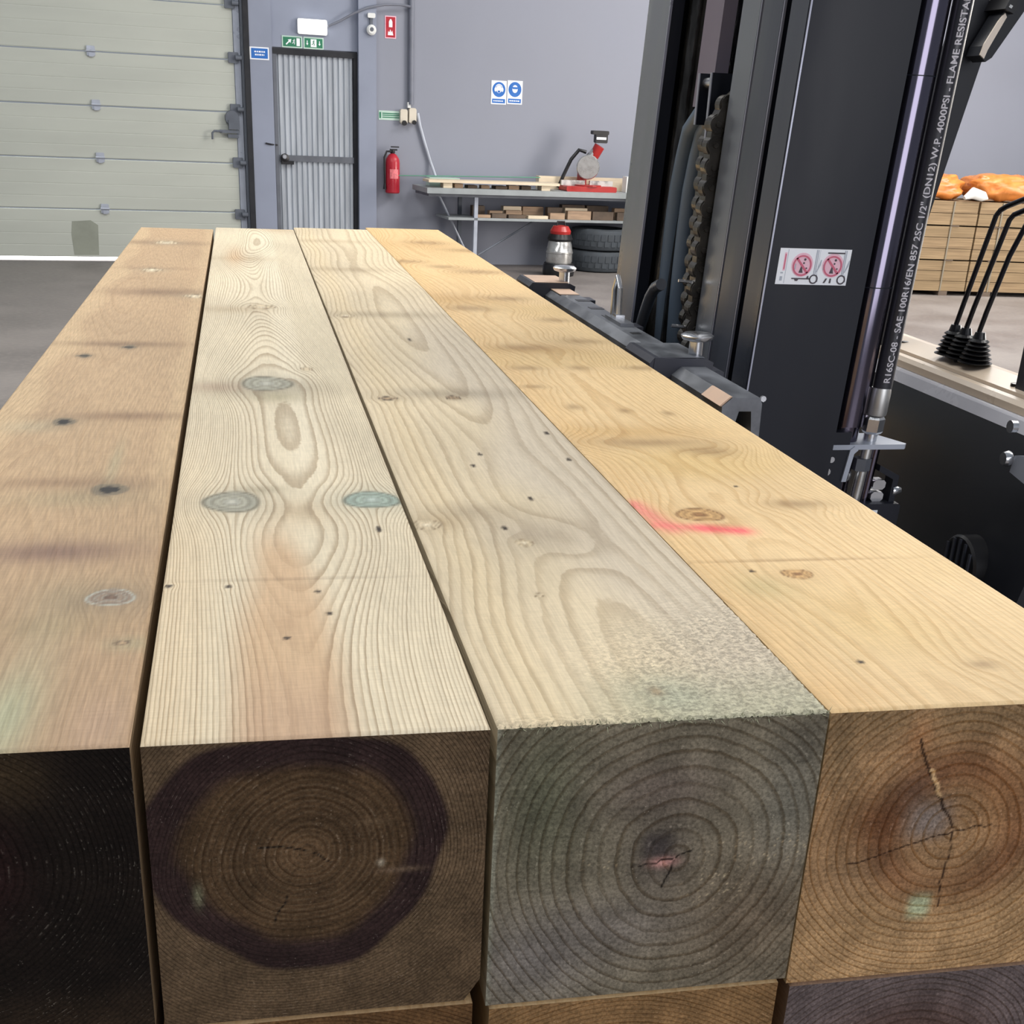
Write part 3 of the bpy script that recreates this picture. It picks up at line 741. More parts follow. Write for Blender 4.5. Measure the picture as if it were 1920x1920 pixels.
class Timber:
    def __init__(s, name, label, xs, ys, zt, zb, pith, sp, seed, mat, tint, wane=None, dens=1.0, cut=0.):
        s.__dict__.update(locals()); s.knots = []; s.stains = []; s.bumps = []; s.paints = []; s.endfn = None; s.line0 = .8; s.fuzzfn = None; s.wav = Waves(seed); s.wav2 = Waves(seed + 50, 9, .5, 2.2); s.linefn = None

    # knots given in photograph pixels on the top face, turned into metres here
    def knot(s, u, v, hw, hh, kind='ring', infl=2.6):
        P = onz(u, v, s.zt); hx = abs(onz(u + hw, v, s.zt)[0] - P[0]); hy = abs(onz(u, v - hh, s.zt)[1] - P[1])
        s.knots.append((P[0], P[1], max(hx, .0025), max(hy, .003), kind, infl))

    def stain(s, u, v, hw, hh, rgb, a, power=2.):
        P = onz(u, v, s.zt); hx = abs(onz(u + hw, v, s.zt)[0] - P[0]); hy = abs(onz(u, v - hh, s.zt)[1] - P[1])
        s.stains.append((P[0], P[1], hx, hy, lin(rgb), a, power))

    def bulge(s, u, v, hw, hh, amp):
        P = onz(u, v, s.zt); hx = abs(onz(u + hw, v, s.zt)[0] - P[0]); hy = abs(onz(u, v - hh, s.zt)[1] - P[1])
        s.bumps.append((P[0], P[1], hx, hy, amp))

    def xl(s, y): return s.xs[0] + (s.xs[2] - s.xs[0]) * y / s.ys[1]
    def xr(s, y): return s.xs[1] + (s.xs[3] - s.xs[1]) * y / s.ys[1]

    def ringf(s, r):
        sp_in, sp_out, ra, rb = s.sp
        R = np.linspace(0, .4, 800); spc = sp_in + (sp_out - sp_in) * smooth01(R, ra, rb)
        return np.interp(r, R, np.cumsum(1. / spc) * (R[1] - R[0]))

    def field(s, X, Y, Z):
        x = X.copy(); y = Y.copy()
        for kx, ky, hx, hy, kind, infl in s.knots:
            rho = ((X - kx) / (hx * infl * .62)) ** 2 + ((Y - ky) / (hy * infl * .9)) ** 2
            x = x - (x - kx) * .86 * np.exp(-rho)
        c0, c1 = s.pith
        wx = (s.wav(Y, X) - s.wav(np.zeros(1), np.full(1, c0))) * .006; wz = s.wav2(Y) * .012
        fade = smooth01(Y, 0, .35)
        r = np.hypot(x - c0 - wx * fade - s.wav2(Y + 3) * .006 * fade, (Z - (s.zt + c1)) * 1.0 + wz * fade)
        ang = np.arctan2(Z - (s.zt + c1), x - c0)
        r = r * (1 + .035 * np.sin(2 * ang + s.seed) + .02 * np.sin(3 * ang + 2 * s.seed) + .008 * np.sin(7 * ang))
        for bx, by, hx, hy, amp in s.bumps: r = r + amp * np.exp(-((X - bx) / hx) ** 2 - ((Y - by) / hy) ** 2)
        return r

    def topcolor(s, X, Y):
        base = np.tile(np.array(lin(s.tint)), (len(X), 1))
        v = s.wav(Y * 1.5, X * 3); base = base * (1 + .05 * np.clip(v, -1.5, 1.5))[:, None]
        if s.basefn: base = s.basefn(X, Y, base)
        for sx, sy, hx, hy, c, a, p in s.stains:
            e = np.exp(-(np.abs((X - sx) / hx) ** p + np.abs((Y - sy) / hy) ** p)) * a
            base = base * (1 - e[:, None]) + np.array(c) * e[:, None]
        line = np.full(len(X), s.line0)
        if s.linefn: line = s.linefn(X, Y, line)
        PAL = {'ring': ((196, 158, 106), (128, 94, 58), (146, 106, 66)), 'blue': ((156, 154, 138), (112, 106, 88), (170, 168, 154)), 'teal': ((148, 162, 150), (106, 110, 96), (164, 176, 166)),
               'hole': ((116, 104, 84), (14, 11, 9), (14, 11, 9)), 'soft': ((138, 108, 72), (128, 98, 64), (138, 108, 72)), 'light': ((196, 180, 150), (126, 106, 80), (214, 200, 172)), 'halo': ((128, 108, 90), (166, 166, 154), (108, 86, 70)), 'spot': ((52, 40, 30), (52, 40, 30), (52, 40, 30)), 'slot': ((150, 128, 100), (60, 46, 34), (176, 150, 116))}
        for kx, ky, hx, hy, kind, infl in s.knots:
            wv = 1 + .05 * np.sin(3 * np.arctan2((Y - ky) / hy, (X - kx) / hx) + kx * 90)
            rho = np.sqrt(((X - kx) / hx) ** 2 + ((Y - ky) / hy) ** 2) * wv
            ca, cb, cc = [np.array(lin(c)) for c in PAL[kind]]
            if kind == 'soft':
                m = np.exp(-rho ** 2 * .9) * .62
                base = base * (1 - m[:, None]) + ca * m[:, None]; continue
            if kind == 'spot':
                m = smooth01(rho, 1.3, .6); base = base * (1 - m[:, None]) + ca * m[:, None]; continue
            # surrounding darker ring grain, then rim, then core
            m = np.exp(-(rho / 1.7) ** 2) * .38; base = base * (1 - m[:, None]) + ca * .8 * m[:, None]
            m = smooth01(rho, 1.08, .95); 
            inner = ca * (1 + .16 * np.sin(rho * 16))[:, None]
            g = lambda c_, w_: np.exp(-((rho - c_) / w_) ** 2)[:, None]
            core = smooth01(rho, .42, .22)[:, None] if kind != 'hole' else smooth01(rho, .62, .5)[:, None]
            if kind == 'hole': inner = ca * np.ones_like(inner)
            kc = inner * (1 - core) + cc * (1 + .2 * np.sin(rho * 22))[:, None] * core
            if kind != 'hole':
                for c_, w_, a_ in ((.95, .09, 1.0), (.62, .07, .5), (.36, .06, .4)):
                    q_ = g(c_, w_) * a_; kc = kc * (1 - q_) + cb * q_
            m = smooth01(rho, 1.14, .92)
            base = base * (1 - m[:, None]) + kc * m[:, None]; line = line * (1 - m)
        for px, py, qx, qy, w_, c, a in s.paints:
            d = np.array([qx - px, qy - py]); L2 = d @ d
            t = np.clip(((X - px) * d[0] + (Y - py) * d[1]) / L2, 0, 1)
            dist = np.hypot(X - px - t * d[0], Y - py - t * d[1])
            e = np.exp(-(dist / w_) ** 2) * (a[0] + (a[1] - a[0]) * t) * (1 + .15 * np.sin(X * 900 + Y * 300))
            e = np.clip(e, 0, 1)[:, None]; base = base * (1 - e) + np.array(lin(c)) * e
        return np.clip(base, 0, 1), line

    def stroke(s, u0, v0, u1, v1, wpx, c, a):
        P = onz(u0, v0, s.zt); Q = onz(u1, v1, s.zt); w_ = abs(onz(u0 + wpx, v0, s.zt)[0] - P[0])
        s.paints.append((P[0], P[1], Q[0], Q[1], w_, c, a))

    basefn = None

    def build(s):
        L0, L1 = s.ys; V = []; F = []; A = {'ring': [], 'base': [], 'endm': [], 'line': [], 'fuzz': []}; off = 0
        zt, zb = s.zt, s.zb; ch = .0016

        def emit(X, Y, Z, nr, nc, base, line, endm, fuzz, ring, flip=False):
            nonlocal off
            V.append(np.stack([X, Y, Z], 1)); f = grid_faces(nr, nc, off); F.append(f[:, ::-1] if flip else f); off += nr * nc
            A['ring'].append(ring); A['base'].append(np.c_[base, np.ones(len(X))]); A['line'].append(line); A['endm'].append(np.full(len(X), float(endm))); A['fuzz'].append(fuzz)

        # top
        nc = int(110 * s.dens) + 2
        ys = [L0]; step = .0019 / s.dens
        ys.append(L0 + .002)
        while ys[-1] < L1 - .004: ys.append(ys[-1] + step * ((ys[-1] + .63) / .63) ** 1.7)
        ys = np.array(ys[:-1] + [L1 - .002, L1]); nr = len(ys)
        tt = np.r_[0, .009, np.linspace(.02, .98, nc - 4), .991, 1]
        T, Yg = np.meshgrid(tt, ys); xl = s.xl(Yg); xr = s.xr(Yg); X = xl + (xr - xl) * T; Z = np.full_like(X, zt)
        Z[:, 0] -= ch; Z[:, -1] -= ch; Z[0] = np.minimum(Z[0], zt - ch); Z[-1] = np.minimum(Z[-1], zt - ch)
        X, Y, Z = X.ravel(), Yg.ravel(), Z.ravel()
        fz = s.fuzzfn(X, Y) if s.fuzzfn else np.zeros(len(X))
        rs = np.random.RandomState(s.seed)
        if s.fuzzfn: Z = Z + fz * rs.normal(size=len(X)) * .0005 * (T.ravel() > 0.01)
        b, l = s.topcolor(X, Y)
        emit(X, Y, Z, nr, nc, b, l, 0, fz, s.ringf(s.field(X, Y, np.full_like(X, zt))))
        # ends (near end carries the detail)
        for ye, near in ((L0, True), (L1, False)):
            k = int((165 if near else 24) * (s.dens if near else 1)); gx = np.linspace(0, 1, k); gz = np.linspace(0, 1, k)
            Tg, Hg = np.meshgrid(gx, gz); z = zb + (zt - ch - zb) * Hg
            x0, x1 = s.xl(ye), s.xr(ye)
            right = np.full_like(z, x1)
            if s.wane: right = x1 - np.clip(zb + s.wane[1] - z, 0, 1) * s.wane[0] / s.wane[1]
            x = x0 + (right - x0) * Tg
            y = np.full_like(x, ye)
            x, y, z = x.ravel(), y.ravel(), z.ravel()
            r = s.field(x, y * 0 + (0 if near else L1), z)
            base = np.tile(np.array(lin((92, 76, 58))), (len(x), 1)); line = np.full(len(x), .8)
            if near and s.endfn: base, line = s.endfn(x, z, r, base, line)
            if near: y = y + np.random.RandomState(s.seed).normal(size=len(y)) * .00006
            emit(x, y, z, k, k, np.clip(base, 0, 1), line, 1, np.zeros(len(x)), s.ringf(r), flip=not near)
        # sides and bottom
        ysn = np.linspace(L0, L1, 160)
        for side in (0, 1):
            zz = np.linspace(zb, zt - ch, 10); Zg, Yg = np.meshgrid(zz, ysn); X = (s.xl(Yg) if side == 0 else s.xr(Yg))
            if s.wane and side == 1: X = X - np.clip(zb + s.wane[1] - Zg, 0, 1) * s.wane[0] / s.wane[1]
            X, Y, Z = X.ravel(), Yg.ravel(), Zg.ravel()
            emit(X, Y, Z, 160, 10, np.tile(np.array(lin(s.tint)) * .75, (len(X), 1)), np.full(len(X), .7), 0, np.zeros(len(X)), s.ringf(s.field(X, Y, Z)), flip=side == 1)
        Tg, Yg = np.meshgrid(np.linspace(0, 1, 4), ysn); X = (s.xl(Yg) + (s.xr(Yg) - (s.wane[0] if s.wane else 0) - s.xl(Yg)) * Tg).ravel(); Y = Yg.ravel(); Z = np.full(len(X), zb)
        emit(X, Y, Z, 160, 4, np.tile(np.array(lin(s.tint)) * .7, (len(X), 1)), np.full(len(X), .7), 0, np.zeros(len(X)), s.ringf(s.field(X, Y, Z)), flip=True)
        V = np.concatenate(V); F = np.concatenate(F)
        org = np.array([s.xl(0), 0, zb]); 
        me = bpy.data.meshes.new(s.name); me.vertices.add(len(V)); me.vertices.foreach_set('co', (V - org).ravel().astype(np.float32))
        me.loops.add(F.size); me.loops.foreach_set('vertex_index', F.ravel().astype(np.int32))
        me.polygons.add(len(F)); me.polygons.foreach_set('loop_start', np.arange(0, F.size, 4, dtype=np.int32))
        try: me.polygons.foreach_set('loop_total', np.full(len(F), 4, np.int32))
        except Exception: pass
        me.update(calc_edges=True); me.validate()
        for nme, ty in (('ring', 'FLOAT'), ('endm', 'FLOAT'), ('line', 'FLOAT'), ('fuzz', 'FLOAT'), ('base', 'FLOAT_COLOR')):
            at = me.attributes.new(nme, ty, 'POINT'); at.data.foreach_set('color' if ty == 'FLOAT_COLOR' else 'value', np.concatenate(A[nme]).ravel().astype(np.float32))
        me.materials.append(s.mat)
        o = bpy.data.objects.new(s.name, me); COL.objects.link(o); o.location = org
        return tag(o, s.label, 'timber', s.group)


GR = 'square timbers in the top layer'
TM1 = timber_material('timber_tan', .36, (.60, .52, .42), .16)
TM2 = timber_material('timber_cream', .85, (.52, .45, .38), .09)
TM3 = timber_material('timber_grey', .72, (.56, .50, .43), .10)
TM4 = timber_material('timber_gold', .6, (.66, .54, .38), .10)


def e_px(u, v): P = ony(u, v, 0.); return P[0], P[2]


def blend(base, m, c): return base * (1 - m[:, None]) + np.array(lin(c) if max(c) > 1 else c) * m[:, None]


def segdist(x, z, pts):
    best = np.full(len(x), 9.)
    for (a, b) in zip(pts[:-1], pts[1:]):
        a = np.array(a); b = np.array(b); d = b - a; t = np.clip(((x - a[0]) * d[0] + (z - a[1]) * d[1]) / (d @ d), 0, 1)
        best = np.minimum(best, np.hypot(x - a[0] - t * d[0], z - a[1] - t * d[1]))
    return best


def crack(base, x, z, px, w_, c=(14, 10, 8), a=1.):
    pts = [e_px(*p) for p in px]; rs = np.random.RandomState(int(px[0][0])); q = []
    for (p0, p1) in zip(pts[:-1], pts[1:]):
        for t in np.linspace(0, 1, 5)[:-1]: q.append((p0[0] + (p1[0] - p0[0]) * t + rs.normal() * .0006, p0[1] + (p1[1] - p0[1]) * t + rs.normal() * .0006))
    q.append(pts[-1]); d = segdist(x, z, q)
    return blend(base, smooth01(d, w_, w_ * .35) * a, c)


def blob(x, z, u, v, ru, rv, p=2.):
    c = e_px(u, v); a = abs(e_px(u + ru, v)[0] - c[0]); b = abs(e_px(u, v + rv)[1] - c[1])
    return np.exp(-(np.abs((x - c[0]) / a) ** p + np.abs((z - c[1]) / b) ** p))


# ---- first timber (left)
t1 = Timber('square_timber', 'tan treated timber with dark knot holes, left edge of the top layer', (-.2365, -.0378, -.2316, -.0428), (0, 3.05), ZT, ZT - .192, (-.155, -.075), (.005, .0026, .06, .1), 11, TM1, (178, 150, 116))
t1.group = GR; t1.line0 = .55
def f1(X, Y, base):
    w_ = (X - t1.xl(Y)) / (t1.xr(Y) - t1.xl(Y)); v = t1.wav(Y * 2.4, 0)
    m = smooth01(w_, .22 + .05 * v, .10 + .05 * v) * .55 + smooth01(w_, .86 + .04 * v, .95) * .4 * smooth01(Y, .3, .6)
    base = blend(base, m, (200, 174, 136))
    m = smooth01(Y, .55, .0) * .4; return blend(base, m, (156, 128, 102))
t1.basefn = f1
for a in ((120, 791, 22, 7, 'hole'), (205, 918, 34, 11, 'hole'), (242, 651, 14, 3, 'hole'), (158, 667, 15, 3, 'hole'), (285, 506, 20, 3, 'light'), (312, 455, 22, 3, 'light'), (365, 555, 20, 3, 'light')): t1.knot(*a)
t1.knot(208, 1120, 46, 15, 'halo'); t1.knot(228, 1205, 14, 5, 'slot')
for a in ((100, 1035, 150, 20, (112, 84, 74), .8), (170, 1120, 120, 34, (138, 128, 100), .5), (90, 1175, 140, 26, (132, 118, 84), .38), (240, 780, 110, 8, (118, 90, 66), .7), (230, 645, 120, 5, (116, 90, 66), .7), (300, 548, 100, 7, (118, 92, 68), .75), (300, 455, 100, 4, (122, 96, 70), .7), (290, 503, 80, 3, (140, 112, 84), .5),
          (60, 800, 60, 12, (170, 160, 132), .5), (140, 935, 120, 16, (150, 140, 108), .45), (120, 905, 160, 10, (128, 100, 74), .6), (215, 870, 12, 40, (160, 158, 128), .4), (245, 1207, 50, 14, (160, 156, 124), .5), (10, 1345, 55, 80, (162, 178, 148), .6), (60, 1250, 60, 120, (166, 158, 128), .35), (190, 1360, 60, 60, (176, 148, 128), .4), (200, 470, 60, 8, (164, 128, 96), .3)): t1.stain(*a)
for a in ((208, 1120, 60, 60, .006), (205, 918, 60, 30, .004)): t1.bulge(*a)
def e1(x, z, r, base, line):
    base = base * 0 + np.array(lin((25, 19, 15)))
    base = blend(base, np.exp(-((r - .035) / .02) ** 2) * .6, (44, 24, 24)); base = blend(base, blob(x, z, 20, 1450, 60, 60) * .7, (70, 56, 38))
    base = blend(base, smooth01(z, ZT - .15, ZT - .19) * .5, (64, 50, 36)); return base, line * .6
t1.endfn = e1

# ---- second timber
t2 = Timber('square_timber', 'pale cream timber with grey blue oval knots, second from left in the top layer', (-.0322, .1611, -.0372, .1734), (0, 3.11), ZT, ZT - .193, (e_px(578, 1598)[0], e_px(578, 1598)[1] - ZT), (.0062, .0021, .045, .085), 22, TM2, (212, 199, 172), wane=(.010, .016))
t2.group = GR; t2.line0 = 1.0
def f2(X, Y, base):
    w_ = (X - t2.xl(Y)) / (t2.xr(Y) - t2.xl(Y)); v = t2.wav(Y * 3, 0)
    c = .43 + .015 * v; hw = .17 - .10 * smooth01(Y, .1, .42)
    m = smooth01(np.abs(w_ - c), hw + .07, hw - .08) * smooth01(Y, .44, .30) * .9
    base = blend(base, m, (194, 162, 126)); base = blend(base, m * smooth01(Y, .14, .0) * .5, (172, 142, 120))
    base = blend(base, smooth01(w_, .30, .05) * smooth01(Y, .9, .2) * .35, (212, 184, 142))
    return blend(base, smooth01(np.abs(w_ - .62), .12, .04) * smooth01(Y, .4, .7) * .4, (226, 216, 192))
t2.basefn = f2
def l2(X, Y, l):
    w_ = (X - t2.xl(Y)) / (t2.xr(Y) - t2.xl(Y)); return l * (1 - .72 * smooth01(np.abs(w_ - .43), .17, .06) * smooth01(Y, .44, .28))
t2.linefn = l2
for a in ((500, 719, 48, 13, 'blue'), (435, 941, 54, 19, 'blue'), (697, 937, 54, 15, 'teal'), (490, 575, 26, 4, 'light'), (575, 692, 12, 3, 'light'), (710, 992, 5, 6, 'spot'), (538, 1196, 6, 2, 'spot'), (596, 1109, 4, 3, 'spot'), (618, 1150, 3, 3, 'spot'), (316, 1099, 9, 2, 'spot'), (428, 1100, 3, 2, 'spot')): t2.knot(*a)
for a in ((500, 728, 130, 16, (132, 118, 92), .55), (410, 726, 60, 9, (166, 134, 112), .5), (450, 485, 60, 4, (168, 146, 112), .5), (440, 480, 18, 16, (196, 160, 120), .6), (440, 580, 70, 6, (168, 146, 112), .5), (520, 745, 50, 10, (150, 140, 104), .5), (490, 918, 50, 8, (140, 126, 96), .5), (540, 1170, 24, 20, (150, 118, 88), .35), (560, 1085, 190, 1.6, (120, 98, 76), .6), (520, 430, 40, 6, (190, 160, 122), .5), (560, 960, 60, 24, (186, 160, 124), .5)): t2.stain(*a)
for a in ((548, 900, 46, 56, .0045), (500, 515, 40, 34, .004), (560, 955, 46, 30, .004)): t2.bulge(*a)
def e2(x, z, r, base, line):
    c = e_px(575, 1600); ang = np.arctan2(z - c[1], x - c[0]); d = np.hypot(x - c[0], z - c[1])
    px = np.abs(e_px(1575, 1600)[0] - c[0]) / 1000.
    ks = np.array([-180, -150, -120, -90, -60, -30, 0, 30, 60, 90, 120, 150, 180]); kr = np.array([292, 250, 240, 250, 240, 225, 240, 262, 250, 224, 250, 285, 292])
    R = np.interp(np.degrees(ang), ks, kr) * px * (1 + .02 * np.sin(ang * 9))
    q = d / R
    base = base * 0 + np.array(lin((98, 80, 60)))
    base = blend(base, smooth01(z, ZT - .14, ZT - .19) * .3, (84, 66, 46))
    base = blend(base, smooth01(q, 1.02, .96), (50, 36, 34)); base = blend(base, smooth01(q, .80, .66), (78, 59, 40)); base = blend(base, smooth01(q, .34, .1) * .6, (104, 80, 56))
    base = crack(base, x, z, [(485, 1590), (520, 1588), (575, 1596)], .0008); base = crack(base, x, z, [(585, 1597), (622, 1618)], .0007); base = crack(base, x, z, [(540, 1680), (515, 1730)], .0006)
    sh = np.sin(r * 900) ** 8 * smooth01(q, .9, .5) * .25
    base = blend(base, sh, (130, 112, 88))
    for (u, v, ru, rv, cc) in ((714, 1617, 6, 6, (176, 164, 142)), (372, 1680, 9, 20, (120, 118, 92)), (700, 1540, 30, 6, (104, 84, 62)), (750, 1630, 40, 5, (112, 92, 74))): base = blend(base, blob(x, z, u, v, ru, rv) * .8, cc)
    return base, line * np.where(q < 1, .55, .9)
t2.endfn = e2

# ---- third timber
t3 = Timber('square_timber', 'greyish timber with rough green near end, third from left in the top layer', (.1654, .3700, .1764, .3845), (0, 3.18), ZT, ZT - .199, (e_px(1268, 1608)[0], e_px(1268, 1608)[1] - ZT), (.0108, .0064, .06, .11), 33, TM3, (206, 190, 160))
t3.group = GR; t3.line0 = .85
def f3(X, Y, base):
    w_ = (X - t3.xl(Y)) / (t3.xr(Y) - t3.xl(Y)); v = t3.wav(Y * 2, 0)
    base = blend(base, smooth01(w_, .4 + .08 * v, .75 + .05 * v) * smooth01(Y, 2.2, 1.1) * .55, (188, 178, 164))
    base = blend(base, smooth01(Y, .10, .0) * smooth01(w_, .05, .6) * .55, (162, 166, 138))
    base = blend(base, smooth01(np.abs(w_ - .15), .15, .0) * .3, (218, 196, 154))
    return blend(base, smooth01(Y, 1.2, 2.4) * smooth01(w_, .3, .8) * .5, (230, 212, 178))
t3.basefn = f3
def fz3(X, Y):
    w_ = (X - t3.xl(Y)) / (t3.xr(Y) - t3.xl(Y)); v = t3.wav(Y * 6, X * 8)
    return np.clip(smooth01(Y + .10 * (1 - w_) + .02 * v, .26, .13) * smooth01(w_, .18, .6) + smooth01(Y, .02, .0) * .8, 0, 1)
t3.fuzzfn = fz3
t3.linefn = lambda X, Y, l: l * (1 - .75 * fz3(X, Y))
for a in ((800, 984, 28, 9, 'light'), (983, 1018, 17, 7, 'light'), (727, 747, 18, 3, 'slot'), (850, 746, 14, 4, 'slot'), (648, 592, 16, 2.5, 'light'), (1010, 1116, 9, 4, 'light'), (946, 990, 6, 4, 'spot'), (768, 637, 4, 2, 'spot'), (900, 852, 4, 3, 'spot'), (887, 873, 4, 3, 'spot'), (995, 935, 5, 4, 'spot'), (1025, 812, 5, 3, 'spot'), (1067, 862, 5, 3, 'spot'), (1230, 1296, 14, 9, 'soft')): t3.knot(*a)
for a in ((850, 738, 130, 10, (134, 122, 104), .6), (720, 590, 110, 6, (146, 130, 104), .6), (640, 505, 90, 4, (158, 138, 108), .55), (610, 452, 80, 3, (168, 146, 112), .5), (880, 960, 90, 16, (150, 134, 110), .55), (1010, 1000, 110, 36, (164, 152, 136), .6), (1250, 1300, 80, 36, (150, 160, 142), .5), (1250, 1200, 120, 50, (198, 186, 162), .4), (820, 980, 46, 14, (150, 124, 86), .5)): t3.stain(*a)
for a in ((1060, 1012, 62, 46, .013), (870, 640, 80, 60, .008), (900, 830, 110, 60, .006), (970, 980, 60, 30, .005), (880, 1150, 120, 80, -.003), (600, 540, 60, 50, .010)): t3.bulge(*a)
def e3(x, z, r, base, line):
    base = base * 0 + np.array(lin((122, 113, 95)))
    for (u, v, ru, rv, c, a) in ((1020, 1500, 90, 150, (84, 88, 68), .7), (1000, 1800, 120, 80, (124, 118, 114), .7), (1240, 1480, 110, 60, (106, 92, 86), .6), (1480, 1520, 60, 110, (134, 132, 120), .5), (1240, 1610, 60, 70, (74, 66, 64), .7), (1400, 1720, 140, 110, (110, 92, 74), .6), (1150, 1740, 120, 50, (130, 122, 116), .5), (1500, 1400, 60, 60, (92, 86, 76), .5)):
        base = blend(base, blob(x, z, u, v, ru, rv) * a, c)
    base = blend(base, blob(x, z, 1243, 1616, 24, 9) * .95, (204, 150, 140)); base = blend(base, blob(x, z, 1232, 1585, 30, 26, 4) * .7, (56, 50, 52))
    rs = np.random.RandomState(4)
    sp = (rs.rand(len(x)) > .95) * blob(x, z, 1440, 1590, 110, 26) + (rs.rand(len(x)) > .95) * blob(x, z, 1340, 1660, 60, 34) + (rs.rand(len(x)) > .96) * blob(x, z, 1110, 1625, 60, 14)
    base = blend(base, np.clip(sp, 0, .8), (190, 172, 140))
    base = crack(base, x, z, [(1180, 1624), (1225, 1618), (1262, 1610)], .0008); base = crack(base, x, z, [(1264, 1612), (1240, 1664)], .0009); base = crack(base, x, z, [(1265, 1608), (1298, 1594)], .0008)
    base = blend(base, smooth01(x, t3.xl(0) + .004, t3.xl(0)) * .5, (150, 152, 134)); base = blend(base, smooth01(z, ZT - .003, ZT) * .6, (140, 138, 118))
    return base, line * 1.05
t3.endfn = e3

# ---- fourth timber
t4 = Timber('square_timber', 'golden timber with a pink paint mark, right edge of the top layer', (.3712, .5981, .3855, .6000), (0, 3.25), ZT, ZT - .2035, (e_px(1785, 1562)[0], e_px(1785, 1562)[1] - ZT), (.0075, .0042, .06, .12), 44, TM4, (219, 190, 144))
t4.group = GR; t4.line0 = .72
def f4(X, Y, base):
    w_ = (X - t4.xl(Y)) / (t4.xr(Y) - t4.xl(Y)); v = t4.wav(Y * 2, X * 2)
    base = blend(base, smooth01(w_, .22, .05) * .35, (214, 176, 122)); base = blend(base, smooth01(w_, .66, .9) * .35, (232, 204, 156))
    base = blend(base, smooth01(v, .4, 1.2) * .35, (206, 176, 120))
    return blend(base, smooth01(Y, 1.2, 2.4) * .3, (222, 180, 116))
t4.basefn = f4
for a in ((1312, 965, 44, 12, 'ring'), (1495, 1076, 29, 9, 'ring')): t4.knot(*a)
for a in ((1330, 846, 46, 9), (1492, 945, 56, 8), (880, 578, 46, 5), (985, 690, 30, 4), (1000, 725, 22, 3), (1076, 763, 16, 5), (1172, 770, 12, 4), (1252, 775, 12, 4), (1845, 1246, 28, 9), (1085, 690, 20, 4), (1200, 690, 30, 4), (985, 652, 50, 6), (1090, 640, 40, 5), (880, 470, 40, 3), (900, 510, 50, 4), (800, 455, 34, 3), (760, 490, 34, 3), (950, 560, 40, 4), (1215, 830, 110, 8), (830, 500, 30, 3), (1040, 600, 30, 4)): t4.knot(*a, 'soft')
for a in ((1410, 1071, 6, 2.5), (1613, 1241, 6, 2.5), (1380, 912, 4, 2)): t4.knot(*a, 'spot')
for a in ((1180, 810, 150, 14, (186, 146, 86), .5), (860, 560, 80, 10, (180, 140, 88), .5), (1000, 655, 90, 8, (184, 144, 88), .45), (780, 460, 70, 8, (188, 150, 98), .45), (1480, 1050, 190, 2, (150, 116, 76), .7), (1430, 1100, 60, 24, (176, 164, 116), .5), (1520, 1300, 160, 30, (206, 168, 116), .4), (1650, 1170, 140, 60, (212, 182, 122), .5), (1310, 870, 120, 30, (214, 184, 126), .5)): t4.stain(*a)
for a in ((1410, 985, 70, 40, .007), (1810, 1230, 90, 60, .009), (1300, 880, 90, 40, .005), (1000, 700, 90, 60, .005), (900, 520, 80, 40, .004), (1650, 1150, 110, 60, .004)): t4.bulge(*a)
t4.stroke(1184, 944, 1262, 994, 24, (230, 112, 118), (.7, .5)); t4.stroke(1225, 984, 1330, 991, 21, (232, 106, 112), (.5, .65)); t4.stroke(1322, 991, 1388, 995, 25, (238, 92, 104), (.75, .9))
def e4(x, z, r, base, line):
    base = base * 0 + np.array(lin((160, 126, 90)))
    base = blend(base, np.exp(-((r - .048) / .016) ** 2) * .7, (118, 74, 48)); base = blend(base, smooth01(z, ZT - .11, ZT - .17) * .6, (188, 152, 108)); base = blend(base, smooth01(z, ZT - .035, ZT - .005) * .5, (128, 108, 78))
    for (u, v, ru, rv, c, a) in ((1640, 1540, 60, 50, (92, 54, 32), .7), (1830, 1640, 60, 40, (104, 74, 50), .6), (1600, 1640, 60, 40, (120, 96, 72), .5), (1720, 1480, 40, 40, (84, 66, 56), .6), (1575, 1420, 40, 60, (124, 106, 78), .5), (1870, 1500, 60, 60, (160, 118, 78), .5)): base = blend(base, blob(x, z, u, v, ru, rv) * a, c)
    base = blend(base, blob(x, z, 1742, 1538, 42, 36, 3.) * .85, (124, 114, 108)); base = blend(base, blob(x, z, 1722, 1699, 21, 22, 4.) * .95, (172, 178, 142)); base = blend(base, blob(x, z, 1725, 1385, 26, 40) * .6, (174, 124, 84))
    base = crack(base, x, z, [(1728, 1385), (1734, 1420), (1748, 1460), (1762, 1500), (1786, 1552)], .0013, (40, 24, 16)); base = crack(base, x, z, [(1745, 1442), (1755, 1468), (1764, 1492)], .0018, (206, 170, 124), .9)
    base = crack(base, x, z, [(1785, 1560), (1742, 1572), (1660, 1600), (1590, 1620)], .0007, (50, 32, 22)); base = crack(base, x, z, [(1786, 1560), (1830, 1550), (1865, 1548)], .0007, (50, 32, 22)); base = crack(base, x, z, [(1786, 1562), (1778, 1610), (1768, 1640), (1758, 1700)], .0009, (44, 28, 20))
    return base, line
t4.endfn = e4
for t in (t1, t2, t3, t4): t.build()

